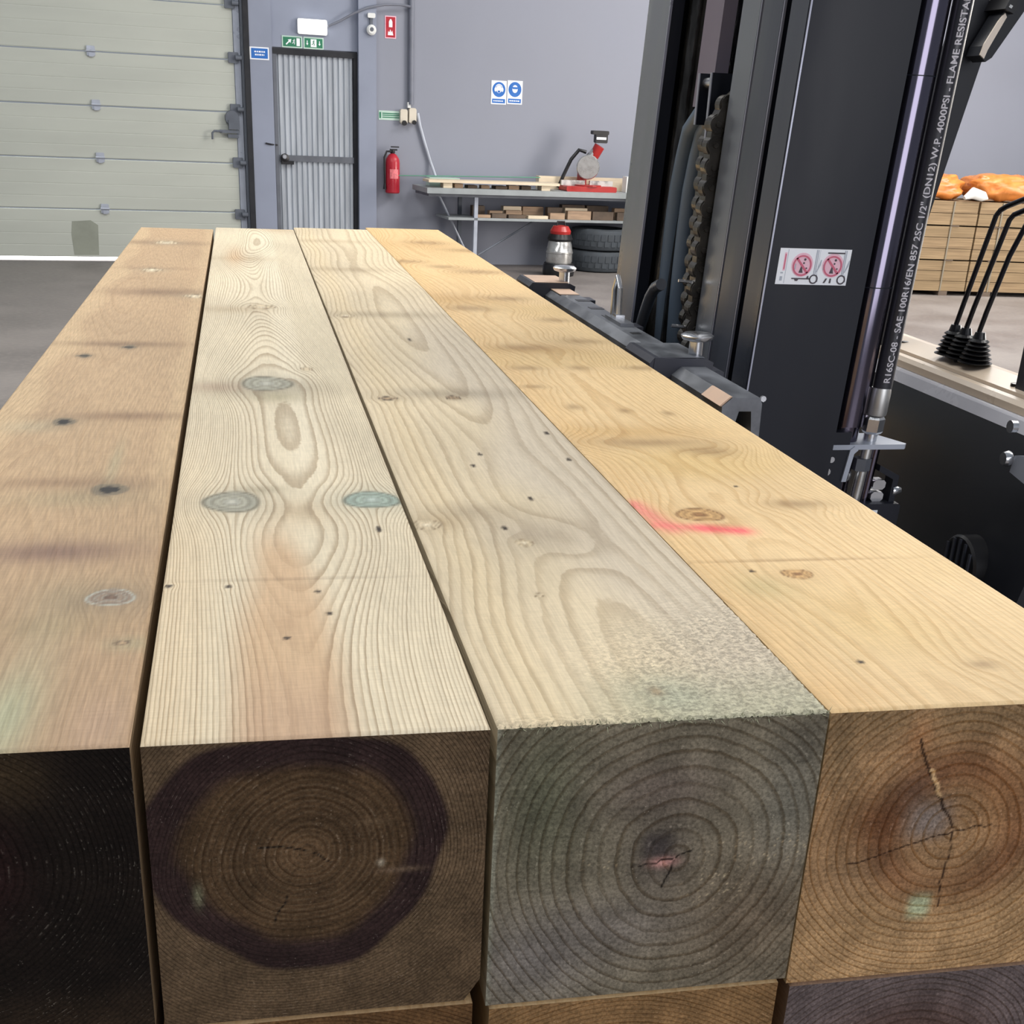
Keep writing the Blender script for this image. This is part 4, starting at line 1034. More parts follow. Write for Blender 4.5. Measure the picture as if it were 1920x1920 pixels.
# splinters standing along the rough edge of the third timber
m = MB(); rs = np.random.RandomState(9)
for k in range(420):
    x = t3.xl(0) + (t3.xr(0) - t3.xl(0)) * rs.rand() ** .75; L = rs.uniform(.002, .0065)
    d = Vector((rs.normal() * .7, -.5 + rs.normal() * .3, .3 + rs.normal() * .6)).normalized() * L; p = Vector((x, .0015, ZT - .0022)); wv = Vector((.0005, 0, .0002))
    m.add([p - wv, p + wv, p + d, p + Vector((0, .0006, .0002))], [(0, 1, 2), (1, 3, 2), (3, 0, 2)])
o3 = [o for o in COL.objects if o.name.startswith('square_timber')][2]
sp_ = m.build('splinters', paint('splinter_fibre', (150, 150, 124), .8), None, org=tuple(o3.location)); sp_.parent = o3; sp_['kind'] = 'stuff'

# ---- second layer, only its upper edge shows under the first
def low(x0, x1, xf0, xf1, zt, pith, sp, seed, mat, tint, endc, label, y0=0., wane=None):
    t = Timber('square_timber', label, (x0, x1, xf0, xf1), (y0, 3.1), zt, zt - .2, pith, sp, seed, mat, tint, wane=wane, dens=.45); t.group = 'square timbers in the second layer'
    t.ys = (y0, 3.1)
    def e(x, z, r, base, line):
        base = base * 0 + np.array(lin(endc[0])); base = blend(base, np.exp(-((r - .06) / .03) ** 2) * .6, endc[1]); return base, line
    t.endfn = e; t.build()
low(-.2365, -.0385, -.232, -.043, ZT - .1935, (-.14, -.1), (.005, .003, .06, .1), 61, TM1, (180, 150, 118), ((44, 36, 28), (36, 24, 22)), 'dark ended timber below the leftmost one, mostly out of view')
low(-.0335, .1570, -.037, .172, ZT - .1945, (.07, -.16), (.006, .003, .06, .12), 62, TM4, (180, 150, 110), ((104, 76, 48), (90, 62, 40)), 'brown timber under the pale cream one in the second layer', wane=None)
low(.1680, .3655, .178, .382, ZT - .2005, (.26, -.2), (.006, .0035, .06, .12), 63, TM4, (196, 166, 122), ((140, 108, 72), (124, 92, 60)), 'light brown timber under the rough greyish one in the second layer')
low(.3745, .5950, .388, .599, ZT - .205, (.47, -.11), (.007, .004, .06, .12), 64, TM1, (150, 120, 96), ((104, 92, 90), (78, 50, 36)), 'dark purplish timber under the golden one in the second layer')
# ------------------------------------------------------------------ forklift
FO = (1.0, 1.58, 0.)
fk = empty('forklift', FO, 0, 'black forklift carrying the timbers on its forks', 'forklift')
TI = .046                                                     # the mast leans back a little
def tl(x, y, z): return (x + TI * (z - ZT), y, z)
def fb(m, name, mat, parent=fk, tilt=True, smooth=False): return m.build(name, mat, parent, FO, smooth, tl if tilt else None)
Z0, Z1 = .12, ZT + 1.05
YC = 1.585


def mirror_y(y): return 2 * YC - y


def side(sgn):
    f = (lambda y: y) if sgn > 0 else mirror_y
    def bx(m, x0, x1, ya, yb, z0=Z0, z1=Z1, mi=0, bev=0.):
        a, b = sorted((f(ya), f(yb))); return m.prism([(x0, a), (x1, a), (x1, b), (x0, b)] if not bev else [(x0 + bev, a), (x1 - bev, a), (x1, a + bev), (x1, b - bev), (x1 - bev, b), (x0 + bev, b), (x0, b - bev), (x0, a + bev)], z0, z1, 'z', mi)
    # outer rail: web faces sideways, flange faces forward
    m = MB(); bx(m, .786, .947, 1.2, 1.222); bx(m, .786, .812, 1.2225, 1.268); bx(m, .921, .947, 1.2225, 1.29); o = fb(m, 'outer_rail', 'mast')
    e = MB(); bx(e, .7850, .7872, 1.1990, 1.2012); e2_ = fb(e, 'edge_highlight', 'edge', o)
    m = MB(); bx(m, .7845, .7858, 1.2045, 1.2665); fb(m, 'flange_face', 'mast_dark_face', o)
    # middle rail
    m = MB(); bx(m, .790, .935, 1.296, 1.312); bx(m, .787, .812, 1.299, 1.378); o = fb(m, 'middle_rail', 'mast')
    m = MB(); bx(m, .7855, .7868, 1.300, 1.376); fb(m, 'flange_face', 'mast_dark_face', o)
    e = MB(); bx(e, .7852, .789, 1.2945, 1.2975); fb(e, 'edge_highlight', 'edge', o)
    # inner rail
    m = MB(); bx(m, .792, .92, 1.384, 1.40); bx(m, .787, .812, 1.387, 1.468); o = fb(m, 'inner_rail', 'mast_dark_face')
    m = MB(); bx(m, .7855, .7868, 1.389, 1.466); fb(m, 'flange_face', 'mast_face', o)
    e = MB(); bx(e, .7852, .789, 1.3835, 1.3865); fb(e, 'edge_highlight', 'edge', o)


side(1)
# far rails: seen from the inside of the channel
def bxx(m, x0, x1, y0, y1, z0=Z0, z1=Z1): return m.prism([(x0, y0), (x1, y0), (x1, y1), (x0, y1)], z0, z1, 'z')
m = MB(); bxx(m, .786, .947, 1.955, 1.977); bxx(m, .786, .812, 1.84, 1.955); bxx(m, .92, .947, 1.86, 1.955); o = fb(m, 'outer_rail', 'mast')
m = MB(); bxx(m, .7845, .786, 1.843, 1.975); fb(m, 'flange_face', 'mast_face', o)
e = MB(); bxx(e, .7845, .789, 1.838, 1.842); fb(e, 'edge_highlight', 'edge', o)
m = MB(); bxx(m, .84, .92, 1.80, 1.82); bxx(m, .89, .96, 1.74, 1.80); o = fb(m, 'middle_rail', 'oil')
m = MB(); bxx(m, .87, .95, 1.72, 1.735); o = fb(m, 'inner_rail', 'oil')
# centre lift cylinder and cross plates behind the chains
fb(MB().tube([(.93, 1.70, Z0), (.93, 1.70, Z1)], .028, 18), 'lift_cylinder', 'mast_dark_face', smooth=True)
fb(MB().tube([(.93, 1.60, Z0), (.93, 1.60, ZT + .6)], .035, 18), 'lift_cylinder', 'gloss', smooth=True)
fb(MB().box(.955, .985, 1.22, 1.955, Z0, ZT - .12), 'back_plate', 'mast', smooth=False)
for z in (ZT + .62, .3): fb(MB().box(.90, .955, 1.22, 1.955, z, z + .16), 'cross_member', 'mast')

# guide bar and oily cylinder between the rails
ya = onx(1341, 60, .83)[1]; yb = onx(1308, 60, .83)[1]
fb(MB().box(.818, .842, ya, yb, ZT + .345, Z1), 'guide_bar', 'bar_violet')
yc = onx(1284, 60, .84)[1]
fb(MB().tube([(.838, yc, ZT - .2), (.838, yc, Z1)], .017, 20), 'lift_cylinder', 'oil', smooth=True)
# chain sheave with side plates and pin
P = ony(1385, 275, 1.5); cx_, cz_ = P[0], P[2]
sh = MB().lathe((.868, 1.492, cz_ + .0), [(.058, -.016), (.062, -.012), (.052, -.008), (.052, .008), (.062, .012), (.058, .016)], 30, axis=(0, 1, 0))
fb(sh, 'chain_sheave', 'oil', tilt=False, smooth=True)
a = ony(1337, 136, 1.53); b = ony(1384, 238, 1.53)
br_ = fb(MB().prism([(a[0], b[2] - .02), (a[0] + .003, b[2] - .03), (a[0] + .11, b[2] - .03), (a[0] + .11, a[2]), (a[0], a[2])], 1.53, 1.536, 'y'), 'sheave_bracket', 'mast', tilt=False)
fb(MB().prism([(a[0] - .002, b[2] - .03), (a[0] - .0004, b[2] - .03), (a[0] - .0004, a[2]), (a[0] - .002, a[2])], 1.529, 1.537, 'y'), 'plate_edge', 'edge', br_, tilt=False)
br2 = fb(MB().prism([(a[0], b[2]), (a[0] + .06, b[2]), (a[0] + .06, a[2]), (a[0], a[2])], 1.590, 1.596, 'y'), 'sheave_bracket', 'mast', tilt=False)
fb(MB().prism([(a[0] - .002, b[2]), (a[0] - .0004, b[2]), (a[0] - .0004, a[2]), (a[0] - .002, a[2])], 1.589, 1.597, 'y'), 'plate_edge', 'edge', br2, tilt=False)
fb(MB().lathe((a[0] + .012, 1.532, a[2] - .014), [(.008, 0), (.008, .06)], 12, axis=(0, 1, 0)), 'bracket_pin', 'chrome', tilt=False, smooth=True)

# leaf chains: every link a sub-part
def link_mesh(r=.0150, pitch=.034, t=.022):
    pts = []
    for q in np.linspace(-2.45, 2.45, 15): pts.append((r * math.sin(q), pitch / 2 + r * math.cos(q)))
    low_ = [(-x, -z) for x, z in pts]
    m = MB(); m.prism(pts + low_, -t / 2, t / 2, 'y')
    return m


def inner_mesh(r=.0140, pitch=.034, t=.030):
    pts = []
    for q in np.linspace(-2.45, 2.45, 15): pts.append((r * math.sin(q), pitch / 2 + r * math.cos(q)))
    low_ = [(-x, -z) for x, z in pts]
    m = MB(); m.prism(pts + low_, -t / 2 , t / 2, 'y')
    for s_ in (-1, 1): m.lathe((0, -.0135, s_ * pitch / 2), [(.0045, -.0035), (.005, -.0025), (.005, .0295), (.0045, .0305)], 10, axis=(0, 1, 0))
    return m


def chain(path, label):
    root = bpy.data.objects.new('lift_chain', None); COL.objects.link(root); root.parent = fk; root.location = (0, 0, 0)
    P = [Vector(p) for p in path]; d = [0.]
    for a, b in zip(P[:-1], P[1:]): d.append(d[-1] + (b - a).length)
    def at(t):
        for i in range(len(P) - 1):
            if t <= d[i + 1]: return P[i].lerp(P[i + 1], (t - d[i]) / (d[i + 1] - d[i]))
        return P[-1]
    k = 0; t = .016; pm = [None, None]
    while t < d[-1] - .016:
        c = at(t); tg = at(t + .016) - at(t - .016); ang = math.atan2(-tg.x, -tg.z)
        loc = c - Vector(FO); rot = (0, ang, 0)
        if pm[k % 2] is None:
            o = (link_mesh() if k % 2 == 0 else inner_mesh()).build('chain_link', 'chain', root); pm[k % 2] = o; o.location = loc; o.rotation_euler = rot
        else: copy_part(pm[k % 2], root, loc, rot)
        k += 1; t += .032


cp = []
for (u, v) in ((1392, 172), (1375, 184), (1356, 206), (1344, 232), (1337, 268), (1331, 330), (1323, 400), (1314, 470), (1306, 540), (1299, 605), (1294, 655)):
    q = ony(u, v, 1.49); cp.append((q[0], 1.49, q[2]))
chain(cp, 'near')
cp2 = [(p[0] + .03, 1.60, p[2] + .0) for p in cp[3:]]
chain(cp2, 'far')
for (u, v) in ((1283, 529), (1270, 613)):                       # split pins standing out of the chain
    q = ony(u + 12, v, 1.49)
    fb(MB().tube([(q[0] - .022, 1.49, q[2] + .002), (q[0] + .004, 1.49, q[2])], .0028, 6), 'split_pin', 'chrome', tilt=False)

# two hoses looping over the mast
for dx, dy in ((0, 0), (.014, -.035)):
    pts = []
    for (u, v) in ((1362, 192), (1340, 198), (1316, 214), (1295, 245), (1283, 295), (1271, 355), (1262, 420), (1254, 490), (1247, 560), (1241, 640), (1236, 720)):
        q = onx(u, v, .845); pts.append((.845 + dx, q[1] + dy, q[2]))
    fb(MB().tube(pts, .0165, 12), 'mast_hose', 'hose_blue', tilt=False, smooth=True)
pts = [tuple(onx(u, v, .80)) for (u, v) in ((1240, 533), (1228, 540), (1219, 556), (1209, 585), (1200, 615), (1196, 640))]
fb(MB().tube(pts, .011, 10), 'bent_pipe', 'mast_face', tilt=False, smooth=True)

# ---- carriage
BZ = ZT - .004
def bar(x0, x1, y0, y1, zt, name):
    m = MB(); w_ = x1 - x0
    prof = [(x0 + .010, zt), (x1, zt), (x1 + .004, zt - .008), (x1 + .006, zt - .085), (x1 - .002, zt - .085), (x1 - .010, zt - .018), (x0 + .020, zt - .018), (x0 + .010, zt - .060), (x0 - .002, zt - .060), (x0 - .004, zt - .012)]
    return m.prism(prof, y0, y1, 'y')


cb = fb(bar(.643, .690, .925, 2.20, BZ, ''), 'carriage_bar', 'carriage', tilt=False)
fb(MB().prism([(.6385, BZ - .012), (.6525, BZ + .0006), (.6500, BZ + .0008), (.6360, BZ - .0112)], .927, 1.0, 'y'), 'bright_bevel', 'rust', cb, tilt=False)
fb(MB().box(.650, .690, 1.90, 1.985, BZ, BZ + .0012), 'bare_patch', 'rust', cb, tilt=False)
for yy in (1.62, 1.72, 1.82): fb(MB().prism([(.664, yy - .012), (.690, yy - .012), (.690, yy + .012), (.664, yy + .012)], BZ, BZ + .0008, 'z'), 'notch', 'black', cb, tilt=False)
fb(MB().prism([(.662, 1.425), (.678, 1.425), (.678, 1.442), (.662, 1.442)], BZ, BZ + .0008, 'z'), 'bolt_hole', 'black', cb, tilt=False)
lb = fb(bar(.643, .690, .925, 2.20, BZ - .42, ''), 'carriage_bar', 'carriage', tilt=False)
for yy in (1.18, 1.60, 1.94): fb(MB().box(.70, .735, yy, yy + .05, BZ - .50, BZ - .015), 'carriage_plate', 'fork', tilt=False)
for yy in (1.30, 1.84): fb(MB().lathe((.77, yy, BZ - .10), [(.05, 0), (.055, .004), (.055, .036), (.05, .04)], 20, axis=(0, 1, 0)), 'carriage_roller', 'oil', tilt=False, smooth=True)
# small shackle and bolt on the bar
q = onx(1327 - 140, 580, .675)
fb(MB().box(.662, .686, 1.50, 1.60, BZ, BZ + .006), 'lug_plate', 'carriage', cb, tilt=False)
m = MB(); pts = [(.676, 1.60, BZ), (.676, 1.602, BZ + .05), (.676, 1.585, BZ + .072), (.676, 1.566, BZ + .055), (.676, 1.562, BZ)]
m.tube(pts, .005, 8).box(.668, .684, 1.552, 1.574, BZ, BZ + .012)
fb(m, 'shackle', 'chrome', tilt=False, smooth=True)
m = MB(); q = ony(1411, 745, .94); m.lathe((.70, .94, BZ - .004), [(.004, 0), (.004, .004)], 8, axis=(0, -1, 0)); fb(m, 'set_screw', 'chrome', tilt=False)
fb(MB().lathe((.672, .958, BZ - .062), [(.014, 0), (.016, .004), (.016, .05)], 14, axis=(0, 1, 0)), 'end_stop', 'brushed', tilt=False, smooth=True)
fb(MB().tube([(.70, .91, BZ - .085), (.715, .90, BZ - .082), (.728, .90, BZ - .09), (.730, .905, BZ - .105), (.716, .915, BZ - .115), (.70, .92, BZ - .11)], .005, 8), 'hose_loop', 'hose', tilt=False, smooth=True)

# ---- forks
for k, (ya, yb) in enumerate(((1.142, 1.272), (1.985, 2.115))):
    m = MB()
    prof = [(.605, BZ - .40), (.6425, BZ - .40), (.6425, BZ - .056), (.6390, BZ - .008), (.648, BZ + .0065), (.690, BZ + .0065), (.690, BZ + .010), (.612, BZ + .012), (.605, BZ + .004)]
    m.prism(prof, ya, yb, 'y')
    m.box(-.28, .605, ya, yb, BZ - .45, BZ - .405).box(.605, .6425, ya, yb, BZ - .45, BZ - .40)
    f_ = fb(m, 'fork', 'fork', tilt=False)
    fb(MB().box(.618, .689, ya + .004, yb - .004, BZ + .0115, BZ + .0125), 'hook_top', 'rust' if k else 'carriage', f_, tilt=False)
    hk = MB().prism([(.648, BZ - .052), (.695, BZ - .052), (.702, BZ + .006), (.69, BZ + .0115), (.612, BZ + .0115), (.607, BZ - .052)], ya - .0015, ya - .0002, 'y')
    fb(hk, 'hook_face', 'fork', f_, tilt=False)
    yy = ya + .035; xx = .686
    m = MB().lathe((xx, yy, BZ + .008), [(.011, 0), (.011, .022), (.015, .023), (.022, .025), (.0245, .029), (.0245, .031), (.020, .034), (.006, .035)], 22)
    fb(m, 'locking_pin', 'chrome', f_, tilt=False, smooth=True)

# ---- free lift cylinder and hose beside the near rail
LX, LY = .990, 1.262
def up(p0, p1, r, n=24): return MB().tube([p0, p1], r, n)
fb(up((LX, LY, ZT - .115), (LX, LY, Z1), .031), 'side_cylinder', 'gloss', smooth=True)
for z in (ZT + .10, ZT + .395): fb(MB().tube([(LX, LY, z), (LX, LY, z + .0015)], .0316, 24), 'weld_ring', 'mast', smooth=True)
fb(up((LX - .002, LY, ZT - .30), (LX - .002, LY, ZT - .115), .027), 'cylinder_base', 'gloss', smooth=True)
fb(MB().lathe((LX - .003, LY, ZT - .205), [(.0285, 0), (.030, .002), (.030, .012), (.0285, .014)], 24), 'clamp_ring', 'chrome', smooth=True)
HX, HY, HR = 1.037, 1.25, .0150
hz0, hz1 = ZT - .055, Z1
ho = fb(MB().tube([(HX, HY, hz0), (HX, HY, hz1)], HR, 28), 'hydraulic_hose', 'hose', smooth=True)
# lettering wrapped round the hose
cu = bpy.data.curves.new('txt', 'FONT'); cu.body = 'R16SC-08 - SAE 100R16/EN 857 2SC 1/2" (DN12) W.P. 4000PSI - FLAME RESISTANT'; cu.size = 1.0; cu.offset = .015; cu.resolution_u = 3
to = bpy.data.objects.new('txt', cu); COL.objects.link(to); bpy.context.view_layer.update()
tm = bpy.data.meshes.new_from_object(to.evaluated_get(bpy.context.evaluated_depsgraph_get()))
import bmesh
bm = bmesh.new(); bm.from_mesh(tm)
for yy in np.linspace(-.15, .85, 11):
    bmesh.ops.bisect_plane(bm, geom=bm.verts[:] + bm.edges[:] + bm.faces[:], plane_co=(0, float(yy), 0), plane_no=(0, 1, 0))
bm.to_mesh(tm); bm.free()
tv = [v.co.copy() for v in tm.vertices]; tf = [tuple(p.vertices) for p in tm.polygons]
bpy.data.objects.remove(to); bpy.data.curves.remove(cu)
tx = max(v.x for v in tv); ty0 = min(v.y for v in tv); ty1 = max(v.y for v in tv)
Ltxt = .56; k = Ltxt / tx; th = .0098
m = MB(); vs = []
a0 = math.atan2(-.9, .42) + .05
for v in tv:
    hgt = (v.y - 0.33) * th / .70
    ang = -1.72 - hgt / HR
    vs.append((HX + (HR + .0003) * math.cos(ang), HY + (HR + .0003) * math.sin(ang), hz0 + .01 + v.x * k))
m.add(vs, tf)
lt_ = fb(m, 'lettering', 'hose_text', ho)
bpy.data.meshes.remove(tm)
fb(MB().lathe((HX - .001, HY, ZT - .098), [(.0155, 0), (.0165, .003), (.0165, .036), (.0155, .044)], 20), 'hose_ferrule', 'brushed', ho, smooth=True)
fb(MB().tube([(HX - .002, HY, ZT - .128), (HX - .002, HY, ZT - .124), (HX - .002, HY, ZT - .104), (HX - .002, HY, ZT - .100)], [.014, .0172, .0172, .014], 6), 'hex_nut', 'chrome', ho)
fb(up((HX - .003, HY, ZT - .142), (HX - .003, HY, ZT - .126), .011, 16), 'nipple', 'chrome', ho, smooth=True)
# angle bracket carrying the hose end
bt = MB()
bt.prism([(LX - .035, 1.218), (1.083, 1.222), (1.088, 1.228), (1.062, 1.300), (LX - .035, 1.300)], ZT - .148, ZT - .140, 'z')
bt.prism([(LX + .003, ZT - .142), (LX - .004, ZT - .148), (LX - .009, ZT - .20), (LX - .001, ZT - .20), (LX + .004, ZT - .154), (LX + .010, ZT - .148)], 1.216, 1.23, 'y')
fb(bt, 'hose_bracket', 'pale_metal')
fb(up((HX - .012, HY - .004, ZT - .29), (HX - .006, HY - .004, ZT - .148), .009, 14), 'steel_pipe', 'brushed', smooth=True)
fb(MB().tube([(HX - .011, HY - .004, ZT - .188), (HX - .011, HY - .004, ZT - .168)], .0150, 6), 'hex_nut', 'steel_dark')
fb(up((HX + .006, HY - .002, ZT - .27), (HX + .010, HY - .002, ZT - .148), .0075, 12), 'steel_pipe', 'gloss', smooth=True)
vb = MB().prism([(HX + .018, ZT - .178), (HX + .056, ZT - .196), (HX + .056, ZT - .245), (HX + .046, ZT - .245), (HX + .046, ZT - .202), (HX + .018, ZT - .188)], 1.235, 1.262, 'y')
fb(vb, 'valve_plate', 'mast')
for z in (ZT - .212, ZT - .232): fb(MB().box(HX + .014, HX + .036, 1.238, 1.258, z - .008, z + .008, bev=.004), 'coupling', 'chrome')
fb(MB().lathe((HX + .05, 1.24, ZT - .222), [(.008, 0), (.009, .004), (.005, .016)], 12, axis=(1, 0, 0)), 'end_nut', 'chrome', smooth=True)
bl = fb(MB().box(LX - .03, HX + .062, 1.222, 1.275, ZT - .40, ZT - .240, bev=.003), 'valve_block', 'mast')
m = MB().box(LX + .0, HX + .022, 1.2205, 1.2215, ZT - .34, ZT - .250); nl = fb(m, 'block_sticker', 'sign_white')
m = MB()
for i in range(3):
    x_ = LX + .035 + i * .010; m.prism([(x_, ZT - .268 - .003 * i), (x_ + .006, ZT - .268 - .003 * i), (x_ + .004, ZT - .259 - .003 * i), (x_ + .001, ZT - .259 - .003 * i)], 1.2198, 1.2204, 'y')
fb(m, 'sticker_print', 'ink', nl)
fb(MB().lathe((LX - .036, 1.216, ZT - .162), [(.005, 0), (.005, .006)], 10, axis=(0, -1, 0)).lathe((LX - .040, 1.216, ZT - .182), [(.006, 0), (.006, .006)], 10, axis=(0, -1, 0)), 'bolt_head', 'chrome', smooth=True)

# ---- warning sticker on the side of the near rail
C = [ony(u, v, 1.2) for u, v in ((1463, 466), (1597, 467), (1586, 535), (1453, 533))]
def inv(p): return p[0] - TI * (p[2] - ZT)
sx0 = (inv(C[0]) + inv(C[3])) / 2; sx1 = (inv(C[1]) + inv(C[2])) / 2; sz1 = (C[0][2] + C[1][2]) / 2; sz0 = (C[3][2] + C[2][2]) / 2
sw, sh_ = sx1 - sx0, sz1 - sz0
def Q(a, b): return (sx0 + a * sw, sz0 + b * sh_)
ST = [0]
def flat(m, pts, lay): return m.prism([Q(*p) for p in pts], 1.1996 - .00022 * (lay + 1), 1.1996 - .00022 * lay, 'y')
def circ2(cx, cy, r, n=26, asp=None):
    asp = sw / sh_; return [(cx + r * math.cos(q) / asp, cy + r * math.sin(q)) for q in np.linspace(0, 2 * math.pi, n + 1)[:-1]]
sk = fb(flat(MB(), [(0, 0), (1, 0), (1, 1), (0, 1)], 0), 'warning_sticker', 'sign_white')
def lay(name, mat, l, *polys):
    m = MB()
    for p in polys: flat(m, p, l)
    return fb(m, name, mat, sk)
def rect(a, b, c, d): return [(a, b), (c, b), (c, d), (a, d)]
lay('pink_field', 'pink_print', 1, circ2(.335, .55, .335), circ2(.765, .55, .335), rect(.07, .38, .105, .88))
lay('divider', 'grey_print', 1, rect(.115, .03, .121, .97), rect(.56, .03, .563, .97), rect(.05, .10, .085, .22), rect(.05, .30, .085, .34))
lay('small_text', 'red_print', 2, rect(.08, .42, .095, .84))
def ring(cx, cy, r0, r1, n=26):
    a = circ2(cx, cy, r0, n); b = circ2(cx, cy, r1, n); return [[a[i], a[(i + 1) % n], b[(i + 1) % n], b[i]] for i in range(n)]
P_ = []
for cx in (.335, .765):
    P_ += ring(cx, .53, .245, .29); asp = sw / sh_; d = .19
    P_.append([(cx - d / asp * 1 - .012, .53 + d), (cx - d / asp + .012, .53 + d + .03), (cx + d / asp + .012, .53 - d), (cx + d / asp - .012, .53 - d - .03)])
lay('prohibition_ring', 'red_print', 4, *P_)
P_ = []
for cx in (.335, .765):
    P_ += [circ2(cx + .03, .70, .035, 12), circ2(cx + .02, .60, .028, 10), [(cx - .035, .33), (cx + .022, .33), (cx + .005, .48), (cx - .012, .51), (cx - .02, .45)], rect(cx + .055, .44, cx + .075, .48)]
P_ += [[(.215, .15), (.475, .15), (.475, .185), (.215, .185)], [(.27, .10), (.30, .10), (.315, .15), (.255, .15)], [(.42, .185), (.455, .185), (.447, .25), (.435, .25)], [(.665, .06), (.69, .06), (.72, .19), (.695, .19)], [(.75, .06), (.775, .06), (.775, .19), (.755, .19)], rect(.67, .875, .91, .915)]
for cx in (.535, .955 - .03): P_ += ring(cx - .01, .16, .095, .135, 20)
lay('black_print', 'ink', 3, *P_)
P_ = []
for cx in (.545, .94):
    P_ += [rect(cx - .035, .3, cx - .022, .97), rect(cx - .012, .3, cx - .002, .97), [(cx + .01, .36), (cx + .05, .55), (cx + .055, .70), (cx + .045, .70), (cx + .0, .36)], [(cx + .01, .2), (cx + .035, .08), (cx + .045, .1), (cx + .02, .3)], rect(cx - .31, .42, cx - .295, .58)]
lay('grey_drawing', 'grey_print', 2, *P_)

# ---- body: front cowl, dash, guard, levers
def prof_y(pts, y0, y1): return MB().prism(pts, y0, y1, 'y')
zc = ZT
front = [(1.10, .35), (1.16, .62), (1.215, .85), (1.255, 1.02), (1.278, zc - .122), (1.30, zc - .098), (1.42, zc - .08), (1.42, .35)]
fb(prof_y(front, 1.06, 2.10), 'front_cowl', 'cowl', tilt=False, smooth=True)
fb(prof_y([(1.2775, zc - .122), (1.2845, zc - .1035), (1.299, zc - .0955), (1.301, zc - .0985), (1.288, zc - .107), (1.281, zc - .123)], 1.06, 2.10), 'edge_reflection', 'cowl_edge_sheen', tilt=False)
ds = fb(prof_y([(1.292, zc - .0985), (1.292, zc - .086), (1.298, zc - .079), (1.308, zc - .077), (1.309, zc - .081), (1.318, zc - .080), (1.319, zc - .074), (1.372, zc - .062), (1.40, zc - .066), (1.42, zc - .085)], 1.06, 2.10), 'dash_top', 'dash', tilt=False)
fb(MB().box(1.3085, 1.3185, 1.065, 2.095, zc - .0815, zc - .0795), 'dash_groove', 'dash_groove', ds, tilt=False)
for (u, v) in ((1698, 641), (1797, 677), (1905, 720)):
    q = onz(u, v, zc - .067)
    fb(MB().lathe((q[0], q[1], zc - .072), [(.009, 0), (.009, .006), (.005, .0065)], 12), 'screw_hole', 'black', ds, tilt=False)
# bellows and levers
boot = None
for k, (u, v, path) in enumerate(((1786, 634, ((1788, 622), (1806, 572), (1868, 404), (1876, 394), (1888, 387), (1925, 372))), (1805, 642, ((1808, 626), (1826, 578), (1893, 412), (1901, 403), (1925, 393))), (1830, 655, ((1832, 634), (1850, 585), (1893, 480), (1925, 420), (1940, 400))))):
    X_ = 1.352; q = onx(u, v + 12, X_); lr = bpy.data.objects.new('control_lever', None); COL.objects.link(lr); lr.parent = fk
    yb = q[1]; zb_ = zc - .062
    prof = []
    n_ = 6
    for i in range(n_):
        z = i * .0075; R = .031 - .0024 * i
        prof += [(R * .74, z), (R, z + .0022), (R, z + .0034), (R * .74, z + .0068)]
    prof += [(.012, n_ * .0075), (.009, n_ * .0075 + .012)]
    fb(MB().lathe((X_, yb, zb_), prof, 22), 'boot', 'black', lr, tilt=False, smooth=False)
    pts = [(X_, yb, zb_ + .035)] + [tuple(onx(a, b, X_ + .004 * i)) for i, (a, b) in enumerate(path)]
    fb(MB().tube(pts, .0048, 10), 'rod', 'lever', lr, tilt=False, smooth=True)
# steering column foot
fb(MB().prism([(1.33, 1.338), (1.40, 1.338), (1.40, 1.20), (1.33, 1.20)], zc - .08, zc + .02, 'z'), 'steering_column', 'mast_dark_face', tilt=False)
# overhead guard leg
A_ = [ony(u, v, 1.80) for u, v in ((1640, 660), (1758, 260), (1862, -40))]
d0 = (A_[1] - A_[0]); 
lo = A_[0] + np.array([.0, 0, 0]); wv = .058
pts = []
pa = ony(1780, 300, 1.80); 
gl = MB()
L_lo = ony(1618, 640, 1.8); R_lo = ony(1662, 640, 1.8); L_hi = ony(1806 + 18, 0, 1.8); R_hi = ony(1880, 0, 1.8)
dl = (R_hi - R_lo); ex = R_hi + dl * .7; exl = L_hi + (L_hi - L_lo) * .7
bt_ = R_lo - dl * .14; btl = L_lo - (L_hi - L_lo) * .14
gl.prism([(btl[0], btl[2]), (bt_[0], bt_[2]), (ex[0], ex[2]), (exl[0], exl[2])], 1.80, 1.86, 'y')
fb(gl, 'guard_leg', 'cowl', tilt=False)
q = ony(1812, 8, 1.72); q2 = ony(1806, 40, 1.72)
# mirror
mr = bpy.data.objects.new('rear_mirror', None); COL.objects.link(mr); mr.parent = fk
Y_ = 1.74
out = [ony(u, v, Y_) for u, v in ((1838, 104), (1850, 116), (1862, 108), (1922, 22), (1945, -30), (1925, -45), (1893, 8), (1845, 86))]
fb(MB().prism([(p[0], p[2]) for p in out], Y_ + .004, Y_ + .05, 'y'), 'mirror_housing', 'cowl', mr, tilt=False)
inn = [ony(u, v, Y_) for u, v in ((1838, 103), (1845, 110), (1852, 94), (1888, 32), (1885, 24), (1872, 40), (1846, 82))]
fb(MB().prism([(p[0], p[2]) for p in inn], Y_ + .0, Y_ + .0038, 'y'), 'mirror_glass', 'mirror_face', mr, tilt=False)
bq = [ony(u, v, Y_) for u, v in ((1878, 17), (1894, 27), (1906, 5), (1890, -6))]
fb(MB().prism([(p[0], p[2]) for p in bq], Y_ - .012, Y_ + .07, 'y'), 'mirror_clamp', 'black', mr, tilt=False)
bq = [ony(u, v, Y_) for u, v in ((1884, 14), (1889, 17), (1892, 12), (1887, 9))]
fb(MB().prism([(p[0], p[2]) for p in bq], Y_ - .0135, Y_ - .0122, 'y'), 'clamp_screw', 'brushed', mr, tilt=False)
q = ony(1893, 2, Y_)
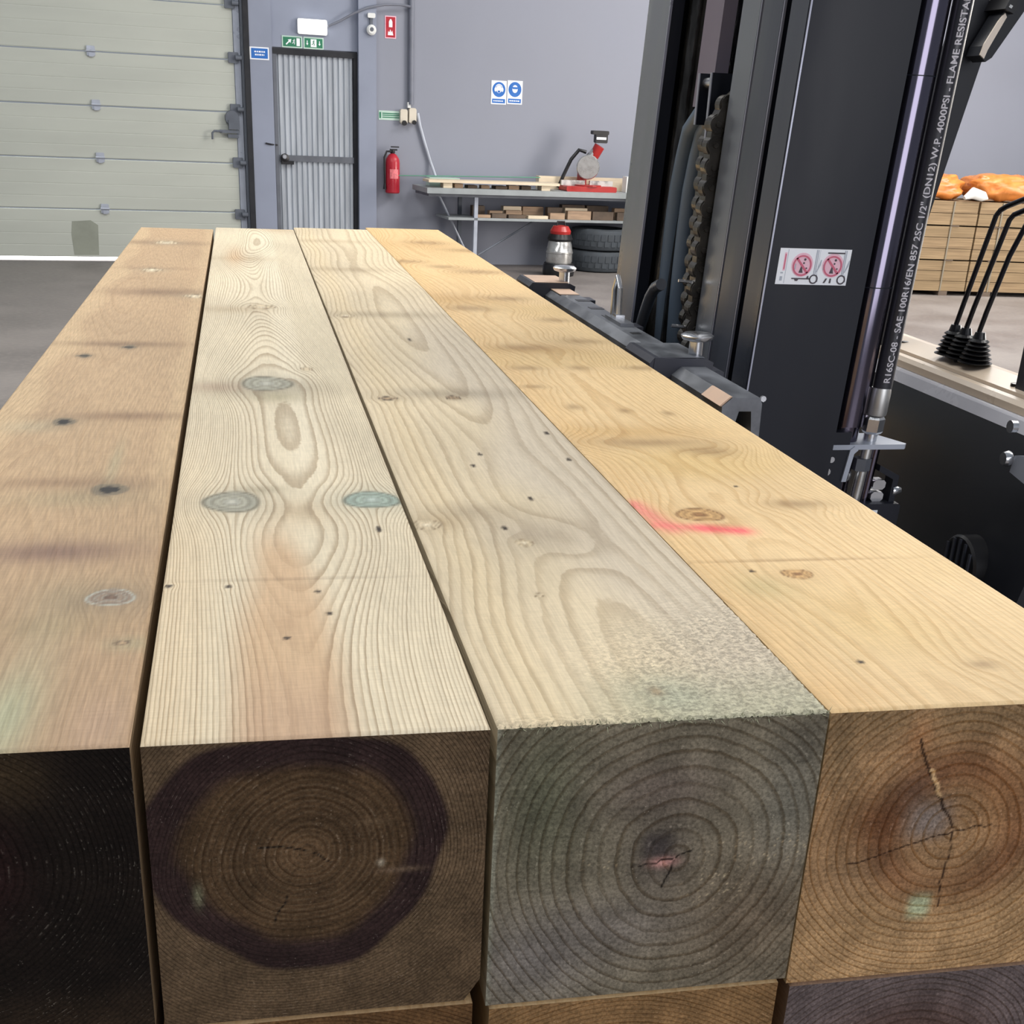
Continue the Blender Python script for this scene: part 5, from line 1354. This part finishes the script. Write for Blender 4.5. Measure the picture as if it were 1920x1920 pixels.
fb(MB().tube([(q[0], Y_ + .06, q[2]), (q[0] + .02, 1.83, q[2] + .06), (ex[0] - .02, 1.83, ex[2] - .05)], .008, 8), 'mirror_arm', 'black', mr, tilt=False, smooth=True)

# side vent with slats, and the bracket with a bolt
q = onx(1842, 1062, 1.262)
vent = fb(MB().lathe((1.262 - .05, q[1], q[2]), [(.052, 0), (.056, .004), (.056, .05)], 30, axis=(1, 0, 0)), 'vent_cup', 'black', tilt=False, smooth=True)
for i in range(5):
    a = -.036 + i * .018; hl = math.sqrt(max(.0, .05 ** 2 - a * a))
    fb(MB().box(1.209, 1.2125, q[1] + a - .003, q[1] + a + .003, q[2] - hl, q[2] + hl), 'slat', 'mast_dark_face', vent, tilt=False)
q = onx(1905, 868, 1.23)
fb(MB().prism([(q[1] + .005, q[2] - .016), (q[1] - .08, q[2] - .03), (q[1] - .08, q[2] + .03), (q[1] + .0, q[2] + .012)], 1.225, 1.236, 'x'), 'side_bracket', 'pale_metal', tilt=False)
fb(MB().lathe((1.225, q[1] + .012, q[2] + .004), [(.012, 0), (.013, .004), (.010, .012)], 12, axis=(-1, 0, 0)), 'bracket_bolt', 'chrome', tilt=False, smooth=True)
q = onx(1915, 800, 1.22)
fb(MB().lathe((1.21, q[1], q[2]), [(.010, 0), (.010, .010)], 12, axis=(-1, 0, 0)), 'bracket_bolt', 'chrome', tilt=False, smooth=True)
# chassis and front wheels carry it (low and mostly out of view)
fb(MB().box(1.05, 2.9, 1.10, 2.06, .16, .60, bev=.04), 'chassis', 'cowl', tilt=False)
for yy in (.98, 1.98):
    fb(MB().lathe((1.18, yy, .235), [(.15, 0), (.225, .01), (.235, .03), (.235, .17), (.225, .19), (.15, .20)], 32, axis=(0, 1, 0)), 'wheel', 'tyre', tilt=False, smooth=True)
    fb(MB().lathe((2.65, yy + .02, .2), [(.12, 0), (.19, .01), (.2, .03), (.2, .13), (.19, .15), (.12, .16)], 28, axis=(0, 1, 0)), 'wheel', 'tyre', tilt=False, smooth=True)
